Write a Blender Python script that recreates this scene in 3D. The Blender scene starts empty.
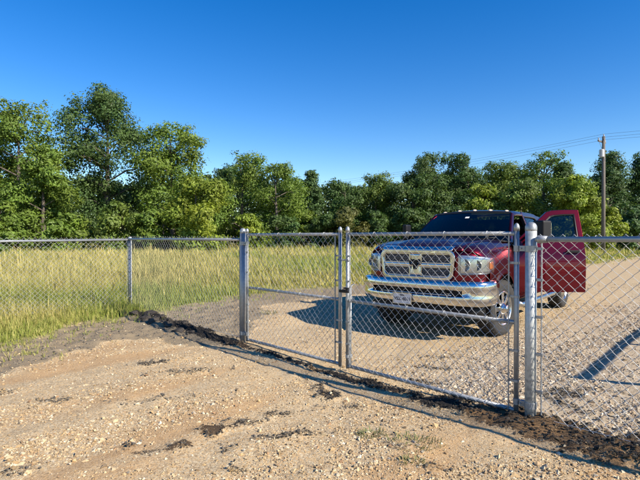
import bpy, bmesh, math, random
import numpy as np
from mathutils import Vector, Matrix

# ------------------------------------------------------------------ camera, sky, sun, exposure
scene = bpy.context.scene
col = scene.collection
rad = math.radians

cam_d = bpy.data.cameras.new('camera'); cam = bpy.data.objects.new('camera', cam_d); col.objects.link(cam)
cam.location = (0, 0, 1.5); cam.rotation_euler = (rad(89.55), 0, 0)
cam_d.sensor_width = 36; cam_d.lens = 27.06; cam_d.clip_start = 0.05; cam_d.clip_end = 3000
scene.camera = cam

SUN_AZ = rad(123.5)        # clockwise from +Y (the view direction) towards +X
SUN_EL = rad(33.0)
w = bpy.data.worlds.new('World'); scene.world = w; w.use_nodes = True
nt = w.node_tree; bg = nt.nodes['Background']
sky = nt.nodes.new('ShaderNodeTexSky'); sky.sky_type = 'NISHITA'; sky.sun_disc = False
sky.sun_elevation = SUN_EL; sky.sun_rotation = SUN_AZ
sky.air_density = 1.0; sky.dust_density = 0.0; sky.ozone_density = 2.0; sky.altitude = 100
hs = nt.nodes.new('ShaderNodeHueSaturation'); hs.inputs['Saturation'].default_value = 1.47; hs.inputs['Hue'].default_value = 0.512
nt.links.new(sky.outputs[0], hs.inputs['Color']); nt.links.new(hs.outputs[0], bg.inputs['Color'])
bg.inputs['Strength'].default_value = 0.092

sd = bpy.data.lights.new('sun', 'SUN'); sun = bpy.data.objects.new('sun', sd); col.objects.link(sun)
sd.energy = 4.6; sd.angle = rad(0.55); sd.color = (1.0, 0.90, 0.76)
to_sun = Vector((math.sin(SUN_AZ)*math.cos(SUN_EL), math.cos(SUN_AZ)*math.cos(SUN_EL), math.sin(SUN_EL)))
sun.rotation_euler = to_sun.to_track_quat('Z', 'Y').to_euler()
sun.location = (20, -15, 30)

vs = scene.view_settings
vs.view_transform = 'Standard'; vs.look = 'None'; vs.exposure = 1.0; vs.gamma = 1.0; vs.use_curve_mapping = False
scene.render.engine = 'CYCLES'

# ------------------------------------------------------------------ helpers
rng = np.random.default_rng(7)
random.seed(7)

def tag(o, label=None, cat=None, group=None, kind=None):
    if label: o['label'] = label
    if cat: o['category'] = cat
    if group: o['group'] = group
    if kind: o['kind'] = kind
    return o

def empty(name, loc=(0, 0, 0), rz=0.0, parent=None):
    o = bpy.data.objects.new(name, None); col.objects.link(o)
    o.location = loc; o.rotation_euler = (0, 0, rz); o.empty_display_size = 0.2
    if parent: o.parent = parent
    return o

def link(name, me, mat=None, parent=None, loc=(0, 0, 0), rot=(0, 0, 0)):
    o = bpy.data.objects.new(name, me); col.objects.link(o)
    if mat and not me.materials: me.materials.append(mat)
    o.location = loc; o.rotation_euler = rot
    if parent: o.parent = parent
    return o

def smooth_mesh(me, on=True):
    me.polygons.foreach_set('use_smooth', np.full(len(me.polygons), on, dtype=bool)); me.update()

def mesh(verts, faces, smooth=False, fix=True):
    me = bpy.data.meshes.new('m')
    me.from_pydata([tuple(v) for v in verts], [], faces)
    if fix:
        bm = bmesh.new(); bm.from_mesh(me)
        bmesh.ops.recalc_face_normals(bm, faces=bm.faces[:]); bm.to_mesh(me); bm.free()
    smooth_mesh(me, smooth)
    return me

def fast_mesh(V, F, cols=None):
    """V (n,3) array, F (m,k) array of equal-sided faces, cols (n,4)"""
    me = bpy.data.meshes.new('m')
    n, m, k = len(V), len(F), F.shape[1]
    me.vertices.add(n); me.vertices.foreach_set('co', V.astype(np.float32).ravel())
    me.loops.add(m*k); me.loops.foreach_set('vertex_index', F.astype(np.int32).ravel())
    me.polygons.add(m)
    me.polygons.foreach_set('loop_start', np.arange(0, m*k, k, dtype=np.int32))
    me.polygons.foreach_set('loop_total', np.full(m, k, dtype=np.int32))
    me.update(calc_edges=True); smooth_mesh(me, False)
    if cols is not None: set_col(me, 'tint', cols)
    return me

def set_col(me, name, cols):
    a = me.color_attributes.new(name, 'FLOAT_COLOR', 'POINT')
    c = np.ones((len(me.vertices), 4), dtype=np.float32); c[:, :cols.shape[1]] = cols
    a.data.foreach_set('color', c.ravel())

class MB:
    """collects simple shapes and links them as one mesh object"""
    def __init__(s): s.v = []; s.f = []
    def add(s, vs_, fs):
        b = len(s.v); s.v += [Vector(v) for v in vs_]; s.f += [tuple(i+b for i in f) for f in fs]; return s
    def box(s, c, size, rot=None):
        hx, hy, hz = size[0]/2, size[1]/2, size[2]/2; c = Vector(c)
        p = [Vector((x, y, z)) for x in (-hx, hx) for y in (-hy, hy) for z in (-hz, hz)]
        if rot is not None: p = [rot @ q for q in p]
        return s.add([c+q for q in p], [(0,1,3,2),(4,6,7,5),(0,4,5,1),(2,3,7,6),(0,2,6,4),(1,5,7,3)])
    def tube(s, pts, r, n=10, caps=True, closed=False):
        pts = [Vector(p) for p in pts]; m = len(pts)
        rs = r if isinstance(r, (list, tuple)) else [r]*m
        b = len(s.v); prev = None
        for i, p in enumerate(pts):
            if closed: d = pts[(i+1) % m]-pts[i-1]
            else: d = pts[min(i+1, m-1)]-pts[max(i-1, 0)]
            d.normalize()
            if prev is None:
                u = d.cross(Vector((0, 0, 1)))
                if u.length < .05: u = d.cross(Vector((0, 1, 0)))
            else: u = prev-d*prev.dot(d)
            u.normalize(); prev = u; v = d.cross(u)
            for k in range(n):
                a = 2*math.pi*k/n; s.v.append(p+(u*math.cos(a)+v*math.sin(a))*rs[i])
        for i in range(m if closed else m-1):
            j = (i+1) % m
            for k in range(n):
                l = (k+1) % n; s.f.append((b+i*n+k, b+i*n+l, b+j*n+l, b+j*n+k))
        if caps and not closed:
            s.f.append(tuple(b+k for k in range(n))[::-1]); s.f.append(tuple(b+(m-1)*n+k for k in range(n)))
        return s
    def lathe(s, prof, n=24, axis='z', c=(0, 0, 0)):
        """prof: list of (r, h)"""
        b = len(s.v); c = Vector(c)
        for r, h in prof:
            for k in range(n):
                a = 2*math.pi*k/n; x, y = r*math.cos(a), r*math.sin(a)
                q = {'z': (x, y, h), 'y': (x, h, y), 'x': (h, x, y)}[axis]
                s.v.append(c+Vector(q))
        for i in range(len(prof)-1):
            for k in range(n):
                l = (k+1) % n; s.f.append((b+i*n+k, b+i*n+l, b+(i+1)*n+l, b+(i+1)*n+k))
        for i in (0, len(prof)-1):
            if prof[i][0] > 1e-6: s.f.append(tuple(b+i*n+k for k in range(n)))
        return s
    def grid(s, rows):
        b = len(s.v); n = len(rows[0])
        for r in rows: s.v += [Vector(p) for p in r]
        for i in range(len(rows)-1):
            for j in range(n-1):
                s.f.append((b+i*n+j, b+i*n+j+1, b+(i+1)*n+j+1, b+(i+1)*n+j))
        return s
    def prism(s, poly, d):
        """closed polygon of 3-D points extruded by vector d"""
        n = len(poly); d = Vector(d); b = len(s.v)
        s.v += [Vector(p) for p in poly]+[Vector(p)+d for p in poly]
        s.f.append(tuple(b+i for i in range(n))[::-1]); s.f.append(tuple(b+n+i for i in range(n)))
        for i in range(n):
            j = (i+1) % n; s.f.append((b+i, b+j, b+n+j, b+n+i))
        return s
    def ring(s, outer, inner, d):
        """band between two outlines of equal count, extruded by d"""
        n = len(outer); d = Vector(d); b = len(s.v)
        s.v += [Vector(p) for p in outer]+[Vector(p) for p in inner]+[Vector(p)+d for p in outer]+[Vector(p)+d for p in inner]
        for i in range(n):
            j = (i+1) % n
            s.f += [(b+i, b+j, b+n+j, b+n+i), (b+2*n+i, b+3*n+i, b+3*n+j, b+2*n+j),
                    (b+i, b+2*n+i, b+2*n+j, b+j), (b+n+i, b+n+j, b+3*n+j, b+3*n+i)]
        return s
    def build(s, name, mat, parent=None, smooth=False, loc=(0, 0, 0), rot=(0, 0, 0), bevel=0, solid=0, seg=2, auto=True):
        me = mesh(s.v, s.f, smooth)
        o = link(name, me, mat, parent, loc, rot)
        if solid:
            m = o.modifiers.new('solid', 'SOLIDIFY'); m.thickness = solid; m.offset = -1
        if bevel:
            m = o.modifiers.new('bevel', 'BEVEL'); m.width = bevel; m.segments = seg; m.limit_method = 'ANGLE'; m.angle_limit = rad(40)
            m.harden_normals = False
        return o

# vectorised value noise
_T = np.random.default_rng(3).random((256, 256))
def vn(x, y, f, seed=0):
    x = np.asarray(x)*f+seed*17.31; y = np.asarray(y)*f+seed*9.77
    xi = np.floor(x).astype(int); yi = np.floor(y).astype(int); fx = x-xi; fy = y-yi
    fx = fx*fx*(3-2*fx); fy = fy*fy*(3-2*fy)
    g = lambda a, b: _T[a & 255, b & 255]
    return (g(xi, yi)*(1-fx)+g(xi+1, yi)*fx)*(1-fy)+(g(xi, yi+1)*(1-fx)+g(xi+1, yi+1)*fx)*fy
def fbm(x, y, f, o=4, seed=0):
    t = 0; a = .5; n = 0
    for i in range(o):
        t = t+a*vn(x, y, f*2**i, seed+i); n += a; a *= .5
    return t/n
def sstep(a, b, x):
    t = np.clip((x-a)/(b-a), 0, 1); return t*t*(3-2*t)
def poly_sd(x, y, poly):
    """signed distance, positive inside"""
    x = np.asarray(x, float); y = np.asarray(y, float)
    d = np.full(x.shape, 1e9); ins = np.zeros(x.shape, bool); n = len(poly)
    for i in range(n):
        x0, y0 = poly[i]; x1, y1 = poly[(i+1) % n]
        ex, ey = x1-x0, y1-y0
        t = np.clip(((x-x0)*ex+(y-y0)*ey)/(ex*ex+ey*ey), 0, 1)
        d = np.minimum(d, np.hypot(x-x0-t*ex, y-y0-t*ey))
        c = ((y0 > y) != (y1 > y))
        if abs(ey) > 1e-9: ins ^= c & (x < (x1-x0)*(y-y0)/ey+x0)
    return np.where(ins, d, -d)

# ------------------------------------------------------------------ materials
def new_mat(name):
    m = bpy.data.materials.new(name); m.use_nodes = True
    return m, m.node_tree, m.node_tree.nodes['Principled BSDF']
def N(t, kind, **kw):
    n = t.nodes.new(kind)
    for k, v in kw.items():
        if k.startswith('_'): setattr(n, k[1:], v)
        else: n.inputs[k].default_value = v
    return n
def L(t, a, b): t.links.new(a, b)
def mixc(t, fac, a, b, mode='MIX'):
    m = t.nodes.new('ShaderNodeMix'); m.data_type = 'RGBA'; m.blend_type = mode
    for s_, v in ((m.inputs[0], fac), (m.inputs[6], a), (m.inputs[7], b)):
        if hasattr(v, 'links') or isinstance(v, bpy.types.NodeSocket): L(t, v, s_)
        elif isinstance(v, (int, float)): s_.default_value = v
        else: s_.default_value = (*v, 1) if len(v) == 3 else v
    return m.outputs[2]
def ramp(t, fac, p0, p1):
    r = t.nodes.new('ShaderNodeMapRange'); r.inputs[1].default_value = p0; r.inputs[2].default_value = p1
    L(t, fac, r.inputs[0]); return r.outputs[0]
def noise(t, scale, detail=4, rough=.55, vec=None):
    n = N(t, 'ShaderNodeTexNoise', Scale=scale, Detail=detail, Roughness=rough)
    if vec is None:
        tc = t.nodes.new('ShaderNodeTexCoord'); vec = tc.outputs['Object']
    L(t, vec, n.inputs['Vector']); return n.outputs['Fac']
def bump(t, p, h, strength, dist=.01):
    b = N(t, 'ShaderNodeBump', Strength=strength, Distance=dist); L(t, h, b.inputs['Height']); L(t, b.outputs[0], p.inputs['Normal']); return b

def metal_mat(name, c, rough, var=.08, scale=25, metallic=1.0, mud=0.0):
    m, t, p = new_mat(name)
    n = noise(t, scale, 5)
    c1 = mixc(t, ramp(t, n, .3, .7), tuple(v*(1-var) for v in c), tuple(min(1, v*(1+var)) for v in c))
    p.inputs['Metallic'].default_value = metallic
    L(t, ramp(t, n, .2, .8), (mr := t.nodes.new('ShaderNodeMapRange')).inputs[0])
    mr.inputs[3].default_value = max(.03, rough-.1); mr.inputs[4].default_value = rough+.12
    L(t, mr.outputs[0], p.inputs['Roughness'])
    if mud:
        tc = t.nodes.new('ShaderNodeTexCoord'); sx = t.nodes.new('ShaderNodeSeparateXYZ'); L(t, tc.outputs['Object'], sx.inputs[0])
        lo = ramp(t, sx.outputs['Z'], 1.1, .15)
        n2 = ramp(t, noise(t, 32, 6, .7), .47, .56)
        mm = N(t, 'ShaderNodeMath', _operation='MULTIPLY'); L(t, lo, mm.inputs[0]); L(t, n2, mm.inputs[1])
        c1 = mixc(t, mm.outputs[0], c1, (.52, .49, .42))
        inv = N(t, 'ShaderNodeMath', _operation='SUBTRACT'); inv.inputs[0].default_value = metallic; L(t, mm.outputs[0], inv.inputs[1])
        L(t, inv.outputs[0], p.inputs['Metallic'])
    L(t, c1, p.inputs['Base Color'])
    return m
def plain_mat(name, c, rough=.5, metallic=0, var=.15, scale=12, coat=0, spec=.5):
    m, t, p = new_mat(name)
    n = noise(t, scale, 4)
    L(t, mixc(t, n, tuple(v*(1-var) for v in c), tuple(v*(1+var) for v in c)), p.inputs['Base Color'])
    p.inputs['Roughness'].default_value = rough; p.inputs['Metallic'].default_value = metallic
    p.inputs['Coat Weight'].default_value = coat; p.inputs['Coat Roughness'].default_value = .04
    p.inputs['Specular IOR Level'].default_value = spec
    return m
def tint_mat(name, rough=.8, transl=0.0, bright=1.0, nscale=0, spec=.3):
    m, t, p = new_mat(name)
    a = N(t, 'ShaderNodeAttribute', _attribute_name='tint')
    c = a.outputs['Color']
    if nscale: c = mixc(t, 1.0, c, mixc(t, noise(t, nscale, 4), (.72, .72, .72), (1.2, 1.2, 1.2)), 'MULTIPLY')
    L(t, c, p.inputs['Base Color']); p.inputs['Roughness'].default_value = rough
    p.inputs['Specular IOR Level'].default_value = spec
    if transl:
        tr = t.nodes.new('ShaderNodeBsdfTranslucent'); L(t, mixc(t, 1.0, c, (1.15, 1.25, .55), 'MULTIPLY'), tr.inputs['Color'])
        mx = t.nodes.new('ShaderNodeMixShader'); mx.inputs[0].default_value = transl
        L(t, p.outputs[0], mx.inputs[1]); L(t, tr.outputs[0], mx.inputs[2])
        L(t, mx.outputs[0], t.nodes['Material Output'].inputs[0])
    return m
def glass_mat(name, tint, rough=.02):
    m, t, p = new_mat(name)
    t.nodes.remove(p)
    tr = N(t, 'ShaderNodeBsdfTransparent'); tr.inputs[0].default_value = (*tint, 1)
    gl = N(t, 'ShaderNodeBsdfGlossy', Roughness=rough); gl.inputs[0].default_value = (.95, .95, .95, 1)
    fr = N(t, 'ShaderNodeFresnel', IOR=1.5)
    mx = t.nodes.new('ShaderNodeMixShader'); L(t, fr.outputs[0], mx.inputs[0])
    L(t, tr.outputs[0], mx.inputs[1]); L(t, gl.outputs[0], mx.inputs[2])
    L(t, mx.outputs[0], t.nodes['Material Output'].inputs[0])
    return m

M = {}
M['galv'] = metal_mat('galvanised_steel', (.33, .345, .355), .46, .14, 30, .6)
M['galv_post'] = metal_mat('galvanised_post_steel', (.44, .465, .455), .50, .18, 40, .5, mud=.8)
M['wire'] = metal_mat('galvanised_wire', (.47, .48, .47), .48, .10, 8, .5)
M['chrome'] = metal_mat('chrome', (.62, .62, .61), .14, .02, 6, 1.0)
M['chrome_dull'] = metal_mat('dull_chrome', (.55, .56, .58), .26, .05, 10, 1.0)
M['gun'] = metal_mat('dark_grille_metal', (.20, .20, .21), .35, .05, 10, .9)
M['black'] = plain_mat('black_plastic', (.010, .010, .011), .5, spec=.25)
M['trim'] = plain_mat('charcoal_trim', (.03, .03, .032), .55)
M['rubber'] = plain_mat('tyre_rubber', (.022, .021, .02), .85, var=.3, scale=20)
M['seat'] = plain_mat('seat_fabric', (.05, .045, .042), .9)
M['amber'] = plain_mat('amber_lens', (.40, .13, .04), .2, coat=.6)
M['redlens'] = plain_mat('red_lens', (.35, .01, .012), .2, coat=.6)
M['clearlens'] = plain_mat('clearance_lens', (.52, .42, .30), .2, coat=.6)
M['white'] = plain_mat('white_paper', (.75, .76, .76), .6)
M['plate'] = plain_mat('plate_white', (.62, .64, .68), .45)
M['ink'] = plain_mat('plate_ink', (.01, .012, .03), .5)
M['lamp'] = metal_mat('lamp_reflector', (.72, .74, .74), .22, .10, 22, .85)
M['windshield'] = glass_mat('windshield_glass', (.14, .18, .22))
M['glass'] = glass_mat('side_glass', (.24, .30, .31))
M['tint_glass'] = glass_mat('tinted_glass', (.06, .07, .08))
M['lens'] = glass_mat('lamp_lens', (.9, .92, .93))
M['wood'] = plain_mat('weathered_pole_wood', (.13, .115, .10), .9, var=.3, scale=6)
M['porcelain'] = plain_mat('porcelain', (.45, .45, .46), .3)
M['grey_paint'] = plain_mat('grey_tank_paint', (.42, .44, .46), .45)
M['cable'] = plain_mat('aluminium_cable', (.10, .105, .11), .6)

def paint_mat():
    m, t, p = new_mat('maroon_metallic_paint')
    lw = N(t, 'ShaderNodeLayerWeight', Blend=.35)
    fl = noise(t, 900, 1)
    base = mixc(t, lw.outputs['Facing'], (.155, .003, .014), (.055, .0015, .006))
    L(t, mixc(t, fl, mixc(t, .18, base, (.0, .0, .0)), base), p.inputs['Base Color'])
    p.inputs['Metallic'].default_value = .88; p.inputs['Roughness'].default_value = .27
    p.inputs['Coat Weight'].default_value = .5; p.inputs['Coat Roughness'].default_value = .03
    return m
M['paint'] = paint_mat()

def bark_mat():
    m, t, p = new_mat('bark')
    n = noise(t, 5, 6, .7)
    L(t, mixc(t, n, (.055, .045, .035), (.15, .125, .10)), p.inputs['Base Color'])
    p.inputs['Roughness'].default_value = .95; bump(t, p, n, .6, .05); return m
M['bark'] = bark_mat()
M['leaf'] = tint_mat('leaves', .55, .30, spec=.35)
M['blade'] = tint_mat('grass_blades', .6, .28)
M['stone'] = tint_mat('gravel_stone', .85, nscale=60)
M['clod'] = tint_mat('soil_clod', .95, nscale=35, spec=.1)

def ground_mat():
    m, t, p = new_mat('ground')
    tc = t.nodes.new('ShaderNodeTexCoord'); o = tc.outputs['Object']
    a = N(t, 'ShaderNodeAttribute', _attribute_name='mask'); s1 = t.nodes.new('ShaderNodeSeparateColor'); L(t, a.outputs['Color'], s1.inputs[0])
    b = N(t, 'ShaderNodeAttribute', _attribute_name='mask2'); s2 = t.nodes.new('ShaderNodeSeparateColor'); L(t, b.outputs['Color'], s2.inputs[0])
    big = noise(t, .9, 5, .6, o); mid = noise(t, 7, 5, .65, o); fine = noise(t, 120, 4, .7, o)
    sand = mixc(t, ramp(t, big, .35, .65), (.52, .35, .17), (.525, .395, .225))
    sand = mixc(t, ramp(t, mid, .35, .75), sand, (.45, .315, .17))
    # chips too small for geometry
    v1 = N(t, 'ShaderNodeTexVoronoi', Scale=75); L(t, o, v1.inputs['Vector'])
    vc = t.nodes.new('ShaderNodeSeparateColor'); L(t, v1.outputs['Color'], vc.inputs[0])
    chip = mixc(t, vc.outputs[1], (.58, .47, .30), (.28, .205, .12))
    sel = ramp(t, vc.outputs[0], .30, .40)
    sand = mixc(t, sel, sand, chip)
    v2 = N(t, 'ShaderNodeTexVoronoi', Scale=30); L(t, o, v2.inputs['Vector'])
    vc2 = t.nodes.new('ShaderNodeSeparateColor'); L(t, v2.outputs['Color'], vc2.inputs[0])
    grey = mixc(t, vc2.outputs[0], (.50, .455, .38), (.24, .215, .18))
    sand = mixc(t, s1.outputs[2], sand, mixc(t, .35, sand, grey))
    sand = mixc(t, 1.0, sand, mixc(t, fine, (.72, .72, .72), (1.2, 1.2, 1.2)), 'MULTIPLY')
    def broken(sock, amt=1.1):
        nz = noise(t, 45, 5, .75, o)
        k = N(t, 'ShaderNodeMath', _operation='MULTIPLY_ADD'); L(t, nz, k.inputs[0]); k.inputs[1].default_value = amt*2
        k2 = N(t, 'ShaderNodeMath', _operation='SUBTRACT'); L(t, sock, k2.inputs[0]); k2.inputs[1].default_value = amt
        L(t, k2.outputs[0], k.inputs[2]); return ramp(t, k.outputs[0], .38, .62)
    soil = mixc(t, mid, (.18, .142, .09), (.32, .255, .165))
    soil = mixc(t, 1.0, soil, mixc(t, fine, (.6, .6, .6), (1.3, 1.3, 1.3)), 'MULTIPLY')
    c = mixc(t, broken(s1.outputs[1], .8), sand, soil)
    blk = mixc(t, ramp(t, fine, .3, .7), (.011, .0105, .0098), (.034, .031, .028))
    c = mixc(t, broken(s2.outputs[0], 1.35), c, blk)
    red = mixc(t, fine, (.30, .165, .07), (.47, .285, .125))
    c = mixc(t, s2.outputs[1], c, red)
    gr = mixc(t, mid, (.16, .17, .055), (.32, .27, .12))
    c = mixc(t, s1.outputs[0], c, gr)
    L(t, c, p.inputs['Base Color']); p.inputs['Roughness'].default_value = .95; p.inputs['Specular IOR Level'].default_value = .15
    h1 = N(t, 'ShaderNodeMath', _operation='MULTIPLY_ADD'); L(t, v1.outputs['Distance'], h1.inputs[0]); h1.inputs[1].default_value = -.6; L(t, fine, h1.inputs[2])
    bump(t, p, h1.outputs[0], .55, .010)
    return m
M['ground'] = ground_mat()

# ------------------------------------------------------------------ terrain
FU = np.array((-.6946, .7194)); FV = np.array((.7194, .6946))     # along the fence (to the far left), and across it (away)
FR = np.array((1.711, 3.9))
def P(u, v=0.0):
    q = FR+FU*u+FV*v; return float(q[0]), float(q[1])
def uv(x, y):
    dx = np.asarray(x)-FR[0]; dy = np.asarray(y)-FR[1]
    return dx*FU[0]+dy*FU[1], dx*FV[0]+dy*FV[1]

GRASS = [(-4.6,5.7),(-4.2,6.6),(-3.95,7.6),(-3.55,8.7),(-3.1,9.5),(-2.6,10.7),(-1.8,12.2),(-.4,13.6),(1.8,15),(4,16),(8,19.5),(14,25.5),(30,42),
         (60,68),(110,100),(500,300),(500,800),(-500,800),(-500,-60),(-12,-60),(-7.5,1),(-5.6,4.2)]
SOIL = [(-5.6,4.2),(-4.2,4.75),(-3.5,5.25),(-3.35,6.15),(-2.75,6.9),(-2.2,6.9),(-1.75,6.55),(-1.35,6.6),(-1.1,7.0),(-1.25,8.0),(-1.05,9.2),(-.95,10.4),(-.2,11.6),(1.5,12.4),(2.6,14),(1.8,15.4),
        (-.6,15),(-2.6,13.2),(-3.4,11.4),(-3.9,9.7),(-4.1,8.75),(-4.5,7.7),(-4.8,6.6),(-5.2,5.6)]
BLACK = [  # x, y, radius along, radius across, angle, weight  (patches of dark soil on the gravel)
    (-.80,3.62,.16,.07,.5,1),(-.68,3.42,.10,.06,.2,1),(-.98,3.40,.14,.05,.3,.8),(-.62,3.80,.25,.05,.25,.7),(-.35,4.0,.22,.05,.3,.8),(-.15,3.55,.30,.045,.15,.8),(-.42,3.5,.2,.04,.1,.7),
    (.03,4.55,.20,.16,.2,.9),(-1.2,3.25,.09,.04,.4,.8),(-1.35,5.2,.5,.07,.2,.55),(-1.9,5.55,.35,.06,.15,.7),(-.55,3.05,.12,.05,.3,.7),(-1.55,4.3,.5,.05,.25,.4),(-2.4,4.3,.3,.05,.2,.5),
    (-1.35,3.35,.1,.05,.4,.6),(1.0,5.0,.35,.05,-.4,.7),(1.3,5.45,.30,.05,-.3,.6),(2.35,4.55,.22,.10,-.3,.75),(2.15,4.25,.10,.30,0.2,.6),(1.55,6.0,.3,.05,0,.6),(2.7,4.6,.25,.06,-.4,.6),
    (.2,4.2,.3,.04,.1,.4),(.75,3.05,.1,.05,.1,.5),(-2.6,3.7,.2,.05,.2,.5),(-1.9,3.0,.2,.04,.3,.45),(-3.1,4.6,.3,.06,.2,.5),(.55,3.35,.08,.05,.3,.5)]
def masks(x, y):
    x = np.asarray(x, float); y = np.asarray(y, float)
    wob = (fbm(x, y, 1.3, 4, 5)-.5)
    g = poly_sd(x, y, GRASS)+wob*1.2*np.clip(np.hypot(x, y)/10, .5, 3)
    s = poly_sd(x, y, SOIL)+wob*.9+(fbm(x, y, 6, 3, 9)-.5)*.35
    u, v = uv(x, y)
    n = fbm(x, y, 5, 4, 21)+(fbm(x, y, 17, 3, 23)-.5)*.9
    nf = .55*fbm(x, y, 8, 3, 25)+.45*fbm(x, y, 22, 2, 27)
    b = np.zeros_like(x)
    for bx, by, ra, rb, an, wt in BLACK:
        dx, dy = x-bx, y-by; c, si = math.cos(an), math.sin(an)
        q = np.hypot((dx*c+dy*si)/(ra*1.05), (-dx*si+dy*c)/(rb*2.3))
        b = np.maximum(b, min(1, wt*.90)*sstep(.56, .78, (1-q)*.42+nf))
    # dark soil turned up along the gate and the right-hand fence
    wdt = np.interp(u, [-3, -.6, .4, 1.2, 2.4, 3.6, 4.2, 5.2, 7.2, 8.2], [.27, .20, .17, .07, .035, .045, .11, .13, .11, .0])
    ctr = np.interp(u, [-3, 0, 1, 2.2, 4, 5.2, 7.9], [-.12, -.12, -.17, -.2, -.16, -.2, -.2])
    b = np.maximum(b, sstep(1.45, .9, np.abs(v-ctr)/(wdt+1e-3)+(n-.5)*2.3)*np.where(wdt > .01, 1, 0))
    b = np.where(g > .1, b*.3, b)
    red = sstep(.52, .70, fbm(u*1.9, v*.42, 1.0, 4, 31))*.50*sstep(.0, -.5, v-.3)*sstep(.1, -.3, s)
    coarse = sstep(.3, .75, sstep(-.4, .5, v)*sstep(3.0, -.2, u)*.95+fbm(u*1.6, v*.5, 1.0, 4, 41)*.55-.12)
    return sstep(-.12, .18, g), sstep(-.08, .10, s)*sstep(.25, 0., g), coarse, np.clip(b, 0, 1), red
def hgt(x, y):
    x = np.asarray(x, float); y = np.asarray(y, float)
    g, s, c, b, r = masks(x, y)
    u, v = uv(x, y)
    near = sstep(30, 10, np.hypot(x, y))
    z = (fbm(x, y, .35, 3, 2)-.5)*.10*near+(fbm(x, y, 2.2, 4, 3)-.5)*.045*near+(fbm(x, y, 11, 3, 4)-.5)*.018*near
    z = z-.03*np.exp(-((u-2.0)/1.6)**2-(v/.9)**2)                  # the tyre dip in the gateway
    z = z+s*(fbm(x, y, 7, 4, 12)-.35)*.10*near
    z = z+.05*np.exp(-((v+.22)/.25)**2)*sstep(4.5, 5.3, u)*sstep(8.6, 7.7, u)*(.4+fbm(x, y, 5, 3, 14))
    z = z+b*(fbm(x, y, 9, 3, 16)-.3)*.11*near
    z = z+.10*np.exp(-(np.hypot((x+.55)/.65, (y-8.6)/.32))**2)      # gravel heaped at the edge of the pad
    z = z+g*.03
    return z
def axis(a, b, st, lo, hi):
    v = list(np.arange(a, b+1e-6, st)); d = st; p = v[-1]
    while p < hi: d *= 1.16; p += d; v.append(p)
    d = st; p = v[0]; l = []
    while p > lo: d *= 1.16; p -= d; l.append(p)
    return np.array(l[::-1]+v)
gx = axis(-5.6, 4.6, .055, -700, 700); gy = axis(1.6, 11.0, .055, -120, 900)
GX, GY = np.meshgrid(gx, gy); X1, Y1 = GX.ravel(), GY.ravel()
GZ = hgt(X1, Y1)
nx, ny = len(gx), len(gy)
idx = np.arange(nx*ny).reshape(ny, nx)
F = np.stack([idx[:-1, :-1], idx[:-1, 1:], idx[1:, 1:], idx[1:, :-1]], -1).reshape(-1, 4)
gme = fast_mesh(np.stack([X1, Y1, GZ], 1), F); smooth_mesh(gme)
mg, ms, mc, mb_, mr_ = masks(X1, Y1)
set_col(gme, 'mask', np.stack([mg, ms, mc], 1)); set_col(gme, 'mask2', np.stack([mb_, mr_, mr_*0], 1))
ground = link('ground', gme, M['ground']); tag(ground, 'sandy gravel yard, dark soil strip and grass field', 'ground', kind='structure')
H = lambda x, y: float(hgt(np.array([x]), np.array([y]))[0])

# ------------------------------------------------------------------ gravel
def gravel():
    n = 330000
    d = np.exp(rng.uniform(math.log(2.2), math.log(15), n)); tx = rng.uniform(-.78, .78, n)
    x = tx*d; y = d
    keep = rng.random(n)
    g, s, c, b, r = masks(x, y)
    u, v = uv(x, y); dens = (.10+.90*sstep(.36, .58, .65*fbm(u*2.0, v*.5, 1.0, 4, 51)+.35*fbm(x, y, 3, 3, 52)))*(1-g)*(1-.80*s)*(1-.35*b)*(1-.5*r)*(.7+.9*c)
    k = keep < dens*.70; x, y, c, b, r = x[k], y[k], c[k], b[k], r[k]; n = len(x)
    z = hgt(x, y)
    R = np.exp(rng.normal(math.log(.0050), .48, n))*(1+.40*c)*(1+.015*np.maximum(y-4, 0)); R = np.clip(R, .0026, .024)
    base = np.array([(1, 0, 0), (-1, 0, 0), (0, 1, 0), (0, -1, 0), (0, 0, 1), (0, 0, -1)], float)
    V = (base[None]*rng.uniform(.75, 1.45, (n, 6, 1))+rng.normal(0, .28, (n, 6, 3)))*np.array((1.15, .9, .68))
    an = rng.uniform(0, 2*math.pi, n); tl = rng.normal(0, .45, n)
    ca, sa, ct, st = np.cos(an)[:, None], np.sin(an)[:, None], np.cos(tl)[:, None], np.sin(tl)[:, None]
    vx, vy, vz = V[..., 0], V[..., 1], V[..., 2]
    vy, vz = vy*ct-vz*st, vy*st+vz*ct
    vx, vy = vx*ca-vy*sa, vx*sa+vy*ca
    V = np.stack([vx, vy, vz], -1)*R[:, None, None]+np.stack([x, y, z+R*.18], 1)[:, None]
    f = np.array([(0,2,4),(2,1,4),(1,3,4),(3,0,4),(2,0,5),(1,2,5),(3,1,5),(0,3,5)])
    F = (np.arange(n)*6)[:, None, None]+f[None]
    pal = np.array([(.47,.36,.21),(.54,.45,.30),(.41,.285,.145),(.31,.22,.125),(.41,.35,.26),(.24,.175,.105),(.60,.53,.40),(.36,.215,.11)])
    wts = np.array([.24,.16,.26,.14,.07,.06,.03,.04]); 
    ci = pal[rng.choice(8, n, p=wts/wts.sum())]
    grey = ci.mean(1, keepdims=True)*np.array((1.03, 1.0, .93)); ci = ci*(1-.35*c[:, None])+grey*.35*c[:, None]
    ci = ci*(1-.78*(b*(rng.random(n) < .9))[:, None])*rng.uniform(.85, 1.1, (n, 1))
    me = fast_mesh(V.reshape(-1, 3), F.reshape(-1, 3), np.repeat(ci, 6, 0))
    o = link('gravel', me, M['stone']); tag(o, 'loose tan and white crushed stone over the yard', 'gravel', kind='stuff')
gravel()

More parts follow.
